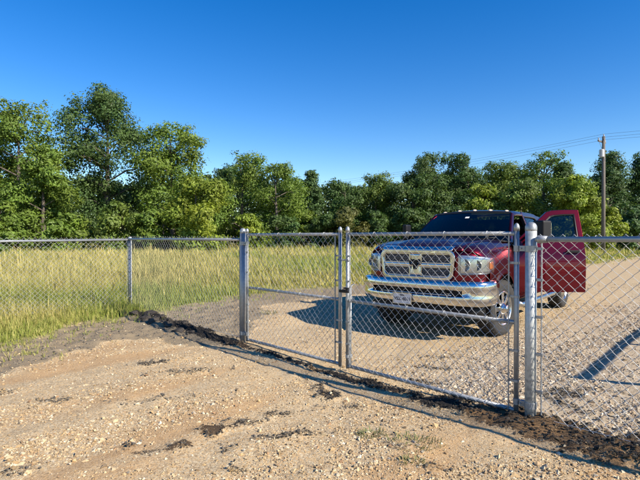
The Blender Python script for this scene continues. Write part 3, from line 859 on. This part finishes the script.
hy = list(np.linspace(-.695, .695, 31))
MB().grid([[hood_pt(t, y) for y in hy] for t in TS]).build('hood', M['paint'], truck, smooth=True, solid=.012)
def fender_row(t, s):
    zt = zhood(t); out = []
    prof = [(.702, -.018), (.75, -.021), (.80, -.030), (.845, -.047), (.885, -.075), (.918, -.112), (.943, -.155), (.960, -.20)]
    for y, dz in prof: out.append((XC+t*(xend(y)-XC), s*y, zt+dz))
    xs_ = XC+t*(xend(.985)-XC)
    zb = arch(xs_, 0) if xs_ < .5 else .62
    z1 = zt-.20
    for k in range(1, 11):
        z = z1+(zb-z1)*k/10; y = ys(z); a = .960-ys(z1); y = y+a*max(0, 1-k/3)
        fl = .022*math.exp(-((z-zb)/.05)**2)*(1 if abs(xs_) < .52 else 0)
        out.append((xs_, s*(y+fl), z))
    return out
for s in (1, -1):
    MB().grid([fender_row(t, s) for t in TS]).build('front_fender', M['paint'], truck, smooth=True, solid=.012)
# painted nose behind the lamps and grille
rows = []
for y in np.linspace(-.975, .975, 41):
    zt = 1.325-.016*(y/.7)**2 if abs(y) < .7 else 1.325-.018-ip(abs(y), [.7, .80, .885, .943, .975], [0, .012, .06, .14, .22])
    rows.append([(xend(y)-.012, y, z) for z in np.linspace(.56, zt-.004, 8)])
MB().grid(rows).build('nose_panel', M['paint'], truck, smooth=True, solid=.01)
# grille: outline in (y, z)
def rrect(hw0, hw1, z0, z1, r, n=6):
    pts = []
    for cx, cz, a0 in ((hw1-r, z1-r, 0), (-hw1+r, z1-r, 90), (-hw0+r, z0+r, 180), (hw0-r, z0+r, 270)):
        for k in range(n+1):
            a = rad(a0+90*k/n); pts.append((cx+r*math.cos(a), cz+r*math.sin(a)))
    # extra points along the long edges so that the outline follows the curved nose
    out = []
    for i in range(len(pts)):
        p, q = pts[i], pts[(i+1) % len(pts)]; m = max(1, int(abs(p[0]-q[0])/.08))
        for k in range(m): out.append((p[0]+(q[0]-p[0])*k/m, p[1]+(q[1]-p[1])*k/m))
    return out
def on_nose(p, off): return (xend(p[0])+off, p[0], p[1])
def shrink(pts, d, cz): return [(p[0]-math.copysign(min(d, abs(p[0])), p[0]) if abs(p[0]) > .3 else p[0]*(1-d/.62), p[1]-math.copysign(d, p[1]-cz) if abs(p[1]-cz) > .1 else p[1]*1) for p in pts]
outer = rrect(.585, .61, .872, 1.312, .10)
inner = [(y*(1-.052/.61), 1.092+(z-1.092)*(1-.052/.22)) for y, z in outer]
grille = MB().ring([on_nose(p, .008) for p in outer], [on_nose(p, .008) for p in inner], (.045, 0, 0)).build('grille_surround', M['chrome'], truck, bevel=.012, seg=3)
MB().grid([[(xend(y)+.002, y, z) for z in (.90, 1.0, 1.1, 1.2, 1.285)] for y in np.linspace(-.565, .565, 21)]).build('grille_backing', M['black'], grille, smooth=True)
for s in (-1, 1):
    for (z0, z1) in ((.938, 1.052), (1.13, 1.245)):
        mb = MB()
        for k in range(5):
            z = z0+(z1-z0)*(k+.5)/5
            mb.tube([(xend(y)+.016, y*s, z) for y in np.linspace(.10, .54, 8)], .0065, 6)
        for y in np.linspace(.12, .525, 15): mb.tube([(xend(y)+.012, y*s, z0), (xend(y)+.012, y*s, z1)], .0045, 5)
        o = mb.build('grille_insert', M['gun'], grille, smooth=True)
        r_ = MB(); yo, yi = (.085, .553), (.105, .536)
        oo = [(xend(y)+.012, y*s, z) for y in np.linspace(yo[0], yo[1], 8) for z in (z0-.016,)]+[(xend(y)+.012, y*s, z1+.016) for y in np.linspace(yo[1], yo[0], 8)]
        ii = [(xend(y)+.012, y*s, z0) for y in np.linspace(yi[0], yi[1], 8)]+[(xend(y)+.012, y*s, z1) for y in np.linspace(yi[1], yi[0], 8)]
        r_.ring(oo, ii, (.022, 0, 0)).build('insert_frame', M['chrome'], grille, bevel=.004)
# cross bars
MB().grid([[(xend(y)+.014+.022*math.cos(a), y, 1.091+.034*math.sin(a)) for a in np.linspace(-math.pi/2, math.pi/2, 7)] for y in np.linspace(-.56, .56, 25)]).build('cross_bar', M['chrome'], grille, smooth=True, solid=.01)
MB().grid([[(.935+.024*math.cos(a)-.012, (.075+.05*abs(z-1.085)/.17)*math.sin(a), z) for a in np.linspace(-math.pi/2, math.pi/2, 9)] for z in np.linspace(.92, 1.265, 9)]).build('centre_bar', M['chrome'], grille, smooth=True, solid=.01)
MB().grid([[(xend(y)+a, y, b) for a, b in ((.052, 1.300), (.048, 1.318), (.030, 1.336), (-.01, 1.352), (-.07, 1.368))] for y in np.linspace(-.575, .575, 25)]).build('grille_cap', M['chrome'], grille, smooth=True, solid=.008)
# emblem: black head with curled horns
em = MB()
head = [(.0, -.082), (.022, -.075), (.028, -.04), (.022, 0), (.045, .03), (.05, .055), (.03, .062), (0, .05), (-.03, .062), (-.05, .055), (-.045, .03), (-.022, 0), (-.028, -.04), (-.022, -.075)]
em.prism([(.962, y, 1.10+z) for y, z in head], (.018, 0, 0))
for s in (-1, 1):
    pts = [(.972, s*(.052+.034*math.cos(a)*(1-.05*k)), 1.115+.042*math.sin(a)*(1-.04*k)) for k, a in enumerate(np.linspace(rad(110), rad(-190), 12))]
    em.tube(pts, [.017-.0010*k for k in range(12)], 7)
em.build('emblem', M['black'], grille, bevel=.003)

# headlights
HY = [.642, .70, .76, .82, .875, .92, .955, .98, .995]
HX = [xend(y)+.012 for y in HY[:-1]]+[.50]
def lamp_rows(off, i0=0, i1=None, grow=0):
    rows = []
    for i in range(len(HY))[i0:i1]:
        y, x = HY[i], HX[i]; k = i/(len(HY)-1)
        zt = 1.235-.045*k**2+grow; zb = .965+.03*k**2-grow
        nx_, ny_ = (1, 0) if i < 3 else ((.75, .66) if i < 6 else (.25, .97))
        rows.append([(x+nx_*off+.010*math.sin(math.pi*j/6)*nx_, y+ny_*off, zb+(zt-zb)*j/6) for j in range(7)])
    return rows
for s in (1, -1):
    fl = lambda rows: [[(x, s*y, z) for x, y, z in r] for r in rows]
    hl = MB().grid(fl(lamp_rows(.004, grow=.006))).build('headlight', M['lamp'], truck, smooth=True, solid=.012)
    MB().grid(fl(lamp_rows(.018))).build('lens', M['lens'], hl, smooth=True)
    MB().grid(fl(lamp_rows(.012, 7, 9, -.05))).build('amber_marker', M['amber'], hl, smooth=True, solid=.004)
    for yy, zz, r in ((.722, 1.10, .092), (.868, 1.10, .075)):
        MB().lathe([(r, .022), (r*.92, .024), (r*.80, .012), (r*.45, .006), (r*.42, .02), (.001, .028)], 20, 'x', (xend(yy)-.004, s*yy, zz)).build('lamp_bowl', M['lamp'], hl, smooth=True)

# chrome bumper
plan = [(.40, 1.005), (.52, 1.008), (.64, 1.0), (.735, .975), (.815, .925), (.88, .84), (.925, .72), (.955, .58), (.975, .40), (.985, .2), (.988, 0)]
plan = plan+[(x, -y) for x, y in plan[::-1][1:]]
def pnorm(i):
    a, b = plan[max(i-1, 0)], plan[min(i+1, len(plan)-1)]; d = Vector((b[0]-a[0], b[1]-a[1])); n = Vector((-d.y, d.x)); n = n.normalized()
    return n if n.x*1+n.y*plan[i][1] > 0 else -n
prof = [(-.10, .872), (-.01, .880), (.028, .872), (.045, .845), (.052, .80), (.050, .765), (.046, .748), (.046, .662), (.050, .645), (.050, .60), (.040, .555), (.015, .525), (-.06, .515)]
rows = []
for i, (x, y) in enumerate(plan):
    n = pnorm(i); rows.append([(x+n.x*o_, y+n.y*o_, z) for o_, z in prof])
mb = MB(); b0 = 0; npf = len(prof)
for r in rows: mb.v += [Vector(p) for p in r]
for i in range(len(rows)-1):
    for j in range(npf-1):
        ym_ = abs((plan[i][1]+plan[i+1][1])/2)
        if j == 6 and ym_ < .66: continue
        mb.f.append((i*npf+j, i*npf+j+1, (i+1)*npf+j+1, (i+1)*npf+j))
bumper = mb.build('front_bumper', M['chrome'], truck, smooth=True, solid=.012)
MB().grid([[(x-.012, y, z) for z in (.64, .705, .77)] for x, y in plan if abs(y) < .75]).build('bumper_slot', M['black'], bumper, smooth=True)
for s in (-1, 1):
    mb = MB(); mb.tube([(.93, s*.50, .705), (1.035, s*.50, .715), (1.045, s*.54, .70), (1.01, s*.565, .695)], .014, 8); mb.build('tow_hook', M['black'], bumper, smooth=True)
MB().tube([(x+.02, y, .675) for x, y in plan if abs(y) < .6], .012, 8).build('slot_bar', M['chrome_dull'], bumper, smooth=True)
MB().grid([[(x-.03-.05*(.55-z), y*.93, z) for z in (.53, .44, .36)] for x, y in plan[2:-2]]).build('air_dam', M['black'], truck, smooth=True, solid=.01)
# licence plate
pl = MB().box((1.056, -.16, .585), (.006, .305, .155)).build('licence_plate', M['plate'], truck, bevel=.002)
mb = MB().ring([(1.058, -.16+a, .585+b) for a, b in ((-.158, -.083), (.158, -.083), (.158, .083), (-.158, .083))], [(1.058, -.16+a, .585+b) for a, b in ((-.146, -.071), (.146, -.071), (.146, .071), (-.146, .071))], (.006, 0, 0))
mb.build('plate_frame', M['chrome_dull'], pl)
def lettering(txt, size, loc, parent, mat):
    cu = bpy.data.curves.new('t', 'FONT'); cu.body = txt; cu.size = size; cu.align_x = 'CENTER'; cu.align_y = 'CENTER'; cu.extrude = .001; cu.offset = .0015
    ob = bpy.data.objects.new('t', cu); col.objects.link(ob); bpy.context.view_layer.update()
    me = bpy.data.meshes.new_from_object(ob.evaluated_get(bpy.context.evaluated_depsgraph_get())); bpy.data.objects.remove(ob)
    me.materials.clear(); o = link('lettering', me, mat, parent, loc, (rad(90), 0, rad(90))); return o
lettering('VSZ-4011', .068, (1.0605, -.16, .575), pl, M['ink'])
lettering('TEXAS', .026, (1.0605, -.16, .632), pl, M['ink'])

# cowl, windscreen, roof, pillars
ZR = 1.955
def wsp(k, f):
    """k -1..1 across, f 0..1 up the windscreen"""
    yb, yt = .86, .69; y = k*(yb+(yt-yb)*f); bow = .13*(1-f*.55)
    x = (-.56+f*(-1.27+.56))+bow*(1-k*k)-.02*math.sin(math.pi*f)*-1
    z = 1.425+f*(ZR-.012-1.425)+.03*(1-k*k)*f
    return (x, y, z)
ks = np.linspace(-1, 1, 17); fs = np.linspace(0, 1, 9)
ws = MB().grid([[wsp(k, f) for f in fs] for k in ks]).build('windshield', M['windshield'], truck, smooth=True)
# dark band along the glass edge
mb = MB()
for fa, fb in ((0, .05), (.93, 1.0)): mb.grid([[tuple(Vector(wsp(k, f))+Vector((.004, 0, .003))) for f in (fa, fb)] for k in ks])
mb.build('glass_border', M['black'], ws, smooth=True)
c = Vector(wsp(.12, .80)); 
MB().grid([[tuple(Vector(wsp(k, f))+Vector((.006, 0, .005))) for f in (.74, .79)] for k in (-.05, .05)]).build('windshield_sticker', M['white'], ws)
mb = MB().box(tuple(Vector(wsp(.0, .84))+Vector((-.10, 0, -.02))), (.03, .22, .065)); mb.tube([tuple(Vector(wsp(0, .93))+Vector((-.02, 0, 0))), tuple(Vector(wsp(0, .84))+Vector((-.09, 0, 0)))], .012, 8)
mb.build('rear_view_mirror', M['black'], truck, bevel=.008)
MB().grid([[(x, y, z-.012*(y/.9)**2) for x, z in ((-.30, 1.452), (-.48, 1.448), (-.62, 1.43))] for y in np.linspace(-.88, .88, 13)]).build('cowl', M['black'], truck, smooth=True, solid=.02)
for s in (-.25, .38):
    a = Vector(wsp(s-.02, .02))+Vector((.03, 0, .01)); b = Vector(wsp(s+.42, .10))+Vector((.012, 0, .012)); MB().tube([a, a.lerp(b, .4)+Vector((.012, 0, .01)), b], .009, 6).build('wiper', M['black'], truck, smooth=True)
def roof_z(x, y): return ZR+.045*(1-(y/.72)**2)-.05*max(0, (-x-2.35)/.5)**2-.03*float(sstep(-1.45, -1.25, x))
rows = []
for x in [-1.235, -1.30, -1.40, -1.55, -1.8, -2.1, -2.4, -2.62, -2.76, -2.84]:
    r = [(x, y, roof_z(x, y)) for y in np.linspace(-.66, .66, 15)]
    e = lambda s: [(x, s*.70, roof_z(x, .70)-.012), (x, s*.728, roof_z(x, .70)-.035), (x, s*.742, ZR-.075)]
    rows.append(e(-1)[::-1]+r+e(1))
MB().grid(rows).build('roof', M['paint'], truck, smooth=True, solid=.02)
for y in (-.58, -.29, 0, .29, .58):
    b = MB(); zz = roof_z(-1.36, y)
    b.grid([[(-1.36+.07*math.cos(a)*math.cos(e_), y+.038*math.sin(a)*math.cos(e_), zz-.006+.030*math.sin(e_)) for a in np.linspace(0, 2*math.pi, 13)] for e_ in np.linspace(0, math.pi/2, 6)])
    b.build('clearance_light', M['clearlens'], truck, smooth=True)
def slab(name, pts_out, th=.045, mat='paint', parent=truck, s=1, bevel=.006, smooth=False, inner=None):
    """panel given as (x, z) outline on the greenhouse side, thickened inwards"""
    p = [(x, s*yg(z), z) for x, z in pts_out]
    return MB().prism(p, (0, -s*th, 0)).build(name, M[mat], parent, bevel=bevel)
for s in (1, -1):
    # A pillar
    a0, a1 = Vector((-.565, s*.90, 1.40)), Vector((-1.24, s*.715, ZR-.03))
    mb = MB(); sec = [(.0, .0), (-.085, .012), (-.085, -.05), (.0, -.045)]
    mb.v += [a0+Vector((p[0]*1.25, s*p[1], 0)) for p in sec]+[a1+Vector((p[0], s*p[1]+.0, 0)) for p in sec]
    mb.f += [(0,1,5,4),(1,2,6,5),(2,3,7,6),(3,0,4,7),(0,3,2,1),(4,5,6,7)]
    mb.build('windshield_pillar', M['paint'], truck, bevel=.012)
    slab('door_pillar', [(-1.715, .60), (-1.79, .60), (-1.80, 1.42), (-1.79, ZR-.03), (-1.725, ZR-.03), (-1.72, 1.42)] if 0 else [(-1.72, 1.36), (-1.80, 1.36), (-1.79, ZR-.03), (-1.73, ZR-.03)], .06, 'black', s=s)
    slab('rear_pillar', [(-2.74, 1.36), (-2.93, 1.36), (-2.90, 1.80), (-2.84, ZR-.06), (-2.62, ZR-.045)], .06, s=s)
    MB().grid([[(x, s*(ys(z)-.012), z) for z in (.47, .52, .58, .625)] for x in (-.55, -1.7, -2.93)]).build('rocker_panel', M['paint'], truck, smooth=True, solid=.02)
    # rear quarter of the cab
    MB().grid([[(x, s*ys(z), z) for z in np.linspace(.60, 1.42, 9)] for x in (-2.775, -2.93)]).build('cab_corner', M['paint'], truck, smooth=True, solid=.02)
    MB().tube([(-.62, s*1.0, .44), (-.72, s*1.03, .40), (-2.75, s*1.03, .40), (-2.85, s*1.0, .44)], .042, 12).build('side_step', M['chrome_dull'], truck, smooth=True)
slab_b = MB()
# doors in the closed position; hinge at the front edge
def door(name, x0, x1, s, open_deg=0, front=True):
    hx, hy_ = x0, .965
    W = x0-x1
    def loc(x, y, z): return (x-hx, s*(y-hy_), z)
    mb = MB()
    zs_ = [.615, .66, .72, .80, .88, .93, .96, .99, 1.05, 1.12, 1.20, 1.27, 1.33, 1.38, 1.425]
    def skin(z): return ys(z)+(.007*math.exp(-((z-1.17)/.03)**2))-(.006*math.exp(-((z-.80)/.05)**2))
    xs_ = np.linspace(x0-.006, x1+.006, 9)
    rows_o = [[loc(x, skin(z), z) for z in zs_] for x in xs_]
    rows_i = [[loc(x, skin(z)-.10, z) for z in zs_] for x in xs_]
    mb.grid(rows_o); mb.grid(rows_i)
    def strip(a, b): mb.grid([a, b])
    strip(rows_o[0], rows_i[0]); strip(rows_o[-1], rows_i[-1])
    strip([r[0] for r in rows_o], [r[0] for r in rows_i]); strip([r[-1] for r in rows_o], [r[-1] for r in rows_i])
    me = mesh(mb.v, mb.f, True)
    bm = bmesh.new(); bm.from_mesh(me); bmesh.ops.remove_doubles(bm, verts=bm.verts[:], dist=.0008); bmesh.ops.recalc_face_normals(bm, faces=bm.faces[:])
    for e in bm.edges:
        if e.is_manifold and e.calc_face_angle(0) > rad(50): e.smooth = False
    bm.to_mesh(me); bm.free()
    d = link(name, me, M['paint'], truck, (hx, s*hy_, 0), (0, 0, -s*rad(open_deg)))
    if front:
        o = [(x0-.012, 1.43), (-1.19, ZR-.045), (-1.28, ZR-.018), (-1.45, ZR-.008), (x1+.012, ZR-.008), (x1+.006, 1.43)]
        i = [(x0-.16, 1.44), (-1.235, ZR-.115), (-1.30, ZR-.095), (-1.45, ZR-.082), (x1+.085, ZR-.078), (x1+.085, 1.44)]
    else:
        o = [(x0-.006, 1.43), (x0-.012, ZR-.008), (-2.2, ZR-.008), (-2.50, ZR-.02), (-2.60, ZR-.05), (x1+.04, 1.43)]
        i = [(x0-.075, 1.44), (x0-.075, ZR-.078), (-2.2, ZR-.08), (-2.46, ZR-.092), (-2.54, ZR-.12), (x1+.12, 1.44)]
    fr = MB().ring([loc(x, yg(z)+.005, z) for x, z in o], [loc(x, yg(z)+.005, z) for x, z in i], (0, -s*.05, 0)).build('window_frame', M['paint'], d, bevel=.006)
    sl = MB().ring([loc(x, yg(z)+.009, z) for x, z in i], [loc(x+(.018 if x < np.mean([p[0] for p in i]) else -.018), yg(z)+.009, z+(.016 if z < 1.6 else -.016)) for x, z in i], (0, -s*.03, 0)).build('window_seal', M['black'], d)
    n = len(i); g = MB(); g.add([loc(x, yg(z)-.015, z) for x, z in i], [tuple(range(n))]); g.build('window_pane', M['glass' if front else 'tint_glass'], d)
    zh = 1.265; xh = x1+.20
    h = MB().box(loc(xh, skin(zh)+.03, zh), (.20, .022, .045)); h.box(loc(xh+.075, skin(zh)+.012, zh), (.02, .03, .03)); h.box(loc(xh-.075, skin(zh)+.012, zh), (.02, .03, .03))
    h.build('handle', M['black'], d, bevel=.008)
    if front:
        # towing mirror on two arms
        mb = MB(); mb.tube([loc(x0-.22, .90, 1.47), loc(x0-.27, 1.04, 1.50), loc(x0-.29, 1.14, 1.50)], .018, 8); mb.tube([loc(x0-.24, .88, 1.55), loc(x0-.27, 1.04, 1.575), loc(x0-.29, 1.14, 1.575)], .018, 8)
        mb.build('mirror_arm', M['black'], d, smooth=True)
        mm = MB().box(loc(x0-.32, 1.20, 1.585), (.19, .215 if s > 0 else .10, .345 if s > 0 else .30), Matrix.Rotation(s*rad(28 if s > 0 else 0), 3, 'Z')).build('mirror', M['black'], d, bevel=.03, seg=4)
        MB().box(loc(x0-.408, 1.155 if s > 0 else 1.20, 1.60), (.004, .18 if s > 0 else .08, .24), Matrix.Rotation(s*rad(28 if s > 0 else 0), 3, 'Z')).build('mirror_glass', M['chrome'], d, bevel=.0015)
        # inner trim with arm rest
        t_ = MB().box(loc((x0+x1)/2, ys(1.0)-.125, 1.0), (W*.9, .035, .62)); t_.box(loc((x0+x1)/2-.05, ys(1.0)-.17, 1.12), (W*.6, .09, .06))
        t_.build('door_trim', M['trim'], d, bevel=.015)
    return d
door('front_door', XC, -1.715, 1, 56)
door('front_door', XC, -1.715, -1, 0)
door('rear_door', -1.722, -2.77, 1, 0, False)
door('rear_door', -1.722, -2.77, -1, 0, False)
# cab back wall with window
MB().ring([(-2.93, y, z) for y, z in ((-.93, .60), (.93, .60), (.90, 1.42), (.735, ZR-.09), (-.735, ZR-.09), (-.90, 1.42))],
          [(-2.93, y, z) for y, z in ((-.66, 1.44), (.66, 1.44), (.68, 1.46), (.60, ZR-.17), (-.60, ZR-.17), (-.68, 1.46))], (.03, 0, 0)).build('cab_back_wall', M['paint'], truck, bevel=.006)
MB().add([(-2.915, -.68, 1.44), (-2.915, .68, 1.44), (-2.915, .60, ZR-.17), (-2.915, -.60, ZR-.17)], [(0, 1, 2, 3)]).build('rear_window', M['tint_glass'], truck)
# interior
MB().box((-1.75, 0, .60), (2.25, 1.78, .06)).build('cab_floor', M['trim'], truck)
mb = MB(); mb.box((-.80, 0, 1.12), (.42, 1.70, .50)); mb.box((-.74, 0, 1.36), (.36, 1.64, .10)); mb.box((-1.0, .40, 1.37), (.14, .42, .08)); mb.build('dashboard', M['trim'], truck, bevel=.05, seg=3)
MB().box((-1.35, 0, .86), (.62, .26, .44)).build('centre_console', M['trim'], truck, bevel=.04, seg=3)
stw = MB(); R3 = Matrix.Rotation(rad(-25), 3, 'Y')
stw.tube([Vector((-1.14, .40, 1.29))+R3 @ Vector((0, .19*math.cos(a), .19*math.sin(a))) for a in np.linspace(0, 2*math.pi, 24, endpoint=False)], .016, 8, closed=True)
for a in (90, 210, 330): stw.tube([(-1.14, .40, 1.29), Vector((-1.14, .40, 1.29))+R3 @ Vector((0, .19*math.cos(rad(a)), .19*math.sin(rad(a))))], .018, 6)
stw.tube([(-1.13, .40, 1.29), (-.92, .40, 1.18)], .04, 10); stw.build('steering_wheel', M['black'], truck, smooth=True)
def seat(x, y, wd):
    mb = MB(); mb.box((x, y, .93), (.52, wd, .20)); mb.box((x-.28, y, 1.24), (.16, wd, .62), Matrix.Rotation(rad(-12), 3, 'Y'))
    if wd < .8: mb.box((x-.37, y, 1.63), (.09, .26, .18))
    else:
        for yy in (-.45, .45): mb.box((x-.37, yy, 1.62), (.09, .26, .15))
    mb.build('seat', M['seat'], truck, bevel=.05, seg=3)
seat(-1.52, .42, .52); seat(-1.52, -.42, .52); seat(-2.42, 0, 1.5)
# bed
XB0, XB1, XA = -2.96, -5.02, -3.80
for s in (1, -1):
    rows = []
    for x in [XB0]+list(np.linspace(-3.2, -4.4, 41))+[-4.6, -4.8, XB1]:
        zb = arch(x, XA, .50, .43, .56); r = []
        for k in range(13):
            z = 1.43+(zb-1.43)*k/12; fl = .022*math.exp(-((z-zb)/.05)**2)*(1 if abs(x-XA) < .5 else 0)
            r.append((x, s*(min(ys(z), 1.0)+fl+.0), z))
        r = [(x, s*.83, 1.435), (x, s*.90, 1.44)]+r
        rows.append(r)
    MB().grid(rows).build('bed_side', M['paint'], truck, smooth=True, solid=.02)
    MB().box((XB1-.005, s*.925, 1.10), (.06, .11, .42)).build('tail_light', M['redlens'], truck, bevel=.015)
    MB().box((-3.99, s*.83, 1.12), (2.02, .03, .60)).build('bed_wall', M['black'], truck)
MB().box((-3.99, 0, .84), (2.04, 1.70, .05)).build('bed_floor', M['black'], truck)
MB().box((-2.99, 0, 1.13), (.03, 1.72, .58)).build('bed_front', M['black'], truck)
tg = MB().box((XB1+.0, 0, 1.13), (.06, 1.72, .60)).build('tailgate', M['paint'], truck, bevel=.012)
MB().box((XB1-.034, 0, 1.34), (.012, .28, .08)).build('handle', M['black'], tg, bevel=.004)
MB().box((XB1-.14, 0, .66), (.20, 1.92, .20)).build('rear_bumper', M['chrome'], truck, bevel=.03, seg=3)
# running gear
mb = MB()
for s in (1, -1): mb.box((-2.05, s*.42, .58), (5.7, .09, .16))
mb.box((-.2, 0, .62), (1.0, .6, .35)); mb.tube([(-1.2, -.2, .5), (-4.6, -.55, .5)], .045, 8)
mb.build('chassis', M['black'], truck)
for x in (0, XA):
    ax = MB(); ax.tube([(x, -.78, .42), (x, .78, .42)], .055, 10); ax.lathe([(.001, -.16), (.10, -.13), (.16, 0), (.10, .13), (.001, .16)], 12, 'y', (x, .1 if x else .25, .42)); ax.build('axle', M['black'], truck, smooth=True)
for x, s in ((0, 1), (0, -1), (XA, 1), (XA, -1)):       # dark wheel wells
    rows = []
    for a in np.linspace(rad(-5), rad(185), 17):
        rows.append([(x+.53*math.cos(a), s*y, .43+.53*math.sin(a)) for y in (.97, .62)])
    MB().grid(rows).build('wheel_well', M['black'], truck, smooth=True)
def wheel(x, s, steer=0):
    R, wd = .42, .275
    wroot = MB()
    o = wd/2
    prof = [(.245, -o*.80), (.30, -o*.97), (.36, -o*1.0), (.395, -o*.92), (.412, -o*.80), (.42, -o*.55), (.42, o*.55), (.412, o*.80), (.395, o*.92), (.36, o*1.0), (.30, o*.97), (.245, o*.80)]
    wroot.lathe(prof[:], 40, 'y')
    wroot.f = [f for f in wroot.f if len(f) == 4]
    for k in range(36):          # tread blocks
        a = 2*math.pi*k/36; Rm = Matrix.Rotation(a, 3, 'Y')
        for yy, tw in ((-.085, .25), (-.03, -.3), (.03, .3), (.085, -.25)):
            wroot.box(Rm @ Vector((.421, yy, 0)), (.016, .044, .052), Rm @ Matrix.Rotation(tw, 3, 'X'))
    ty = wroot.build('wheel', M['rubber'], truck, smooth=False, loc=(x, s*.868, .42), rot=(0, 0, rad(steer)))
    r = MB(); q = 1 if s > 0 else -1
    r.lathe([(.25, q*.11), (.262, q*.115), (.262, q*.125), (.245, q*.128), (.235, q*.10), (.225, q*.03), (.22, -q*.10), (.25, -q*.11)], 36, 'y'); r.f = [f for f in r.f if len(f) == 4]
    r.lathe([(.001, q*.03), (.10, q*.03), (.235, q*.03)], 24, 'y'); 
    rim = r.build('rim', M['chrome_dull'], ty, smooth=True)
    sp = MB()
    for k in range(8):
        a = 2*math.pi*k/8; Rm = Matrix.Rotation(a, 3, 'Y')
        sp.add([Rm @ Vector(v) for v in ((.06, q*.115, -.030), (.06, q*.115, .030), (.24, q*.108, .042), (.24, q*.108, -.042), (.06, q*.06, -.022), (.06, q*.06, .022), (.24, q*.05, .03), (.24, q*.05, -.03))],
               [(0,1,2,3),(4,7,6,5),(0,4,5,1),(1,5,6,2),(2,6,7,3),(3,7,4,0)])
    sp.build('spoke', M['chrome'], ty, bevel=.006)
    MB().lathe([(.085, q*.05), (.088, q*.118), (.075, q*.14), (.05, q*.165), (.045, q*.185), (.001, q*.19)], 24, 'y').build('hub_cap', M['chrome'], ty, smooth=True)
wheel(0, 1, -8); wheel(0, -1, -8); wheel(XA, 1); wheel(XA, -1)

# ------------------------------------------------------------------ utility poles and lines
def pole_parts(root, h):
    MB().tube([(0, 0, -.4), (0, 0, h*.5), (0, 0, h)], [.17, .145, .115], 14).build('pole', M['wood'], root, smooth=True)
    MB().box((0, -.14, h-.42), (1.5, .10, .12)).build('crossarm', M['wood'], root, bevel=.01)
    br = MB(); br.tube([(-.55, -.15, h-.47), (0, -.13, h-1.0)], .016, 6); br.tube([(.55, -.15, h-.47), (0, -.13, h-1.0)], .016, 6); br.build('brace', M['galv'], root)
    for s in (-.68, .0, .68):
        zz = h-.36 if s else h
        MB().lathe([(.02, 0), (.055, .03), (.035, .06), (.06, .09), (.04, .13), (.05, .16), (.02, .2), (.001, .2)], 10, 'z', (s, -.14 if s else 0, zz)).build('insulator', M['porcelain'], root, smooth=True)
    t = MB().lathe([(.001, 0), (.17, .0), (.19, .03), (.19, .58), (.17, .62), (.06, .66), (.001, .66)], 16, 'z', (.38, .0, h-1.75)); t.box((.16, 0, h-1.35), (.14, .08, .3))
    t.build('transformer', M['grey_paint'], root, smooth=False, bevel=.01)
ldir = math.atan2(.77, -.63)
PH = 9.75
poles = []
for (x, y, lab) in ((23.55, 40.0, 'weathered wooden utility pole with crossarm right of the open truck door'),
                    (-14.2, 86.2, 'wooden utility pole hidden far behind the trees on the left'), (56.0, .3, 'wooden utility pole outside the picture on the right')):
    r = empty('utility_pole', (x, y, H(x, y)), ldir+math.pi/2); tag(r, lab, 'utility pole', 'utility poles of the overhead line'); pole_parts(r, PH); poles.append(r)
bpy.context.view_layer.update()
def wire(a, b, sag, lab, r=.009):
    a, b = Vector(a), Vector(b); pts = [a.lerp(b, i/16)-Vector((0, 0, sag*4*(i/16)*(1-i/16))) for i in range(17)]
    o = MB().tube(pts, r, 5).build('power_line', M['cable']); tag(o, lab, 'power line', 'overhead wires')
nmx = {-.68: 'near', 0: 'top', .68: 'far'}
for s in (-.68, 0, .68):
    loc = Vector((s, -.14 if s else 0, PH-.16 if s else PH+.2))
    p0, p1, p2 = (q.matrix_world @ loc for q in poles)
    wire(p0, p1, .9, {-.68: 'left crossarm end overhead wire running from the pole to the left', 0: 'topmost overhead wire running from the pole to the left', .68: 'right crossarm end overhead wire running from the pole to the left'}[s])
    wire(p0, p2, .9, {-.68: 'left crossarm end overhead wire running from the pole to the right', 0: 'topmost overhead wire running from the pole to the right', .68: 'right crossarm end overhead wire running from the pole to the right'}[s])

# ------------------------------------------------------------------ weeds in the foreground
def weed(x, y, r, h, n, lab, seed):
    g = np.random.default_rng(seed); z = H(x, y)
    root = empty('weed', (x, y, z)); tag(root, lab, 'weed', 'small weeds in the gravel')
    V, C = [], []
    for i in range(n):
        a = g.uniform(0, 2*math.pi); q = r*math.sqrt(g.random()); bx, by = q*math.cos(a), q*math.sin(a)*.7
        ll = h*g.uniform(.5, 1.2); o = np.array((bx, by, 0.))
        an = a+g.normal(0, .7); d = np.array((math.cos(an), math.sin(an), 0)); s = np.array((-d[1], d[0], 0))*.0026*g.uniform(.8, 1.7)
        el = g.uniform(.15, 1.1); tip = o+ll*(d*math.cos(el)+np.array((0, 0, math.sin(el)))); mid = (o+tip)/2+np.array((0, 0, ll*.12))
        o = o-np.array((0, 0, .012))
        V += [o, mid+s, tip, mid-s]; c = np.array((.17, .19, .075))*g.uniform(.6, 1.3)
        if g.random() < .2: c = np.array((.34, .27, .13))
        C += [c]*4
    me = fast_mesh(np.array(V), np.arange(len(V)).reshape(-1, 4), np.array(C)); link('leaves', me, M['blade'], root)
weed(.385, 3.56, .10, .05, 120, 'small green weed tuft in the gravel left of the larger spread weed', 1)
weed(.66, 3.40, .21, .048, 170, 'larger spread green weed patch in the foreground gravel', 2)
weed(.60, 3.12, .08, .05, 60, 'sparse weed sprigs nearest the bottom edge below the spread patch', 3)
weed(-.95, 9.05, .14, .13, 90, 'pale weed growing on the dirt behind the left gate leaf', 4)
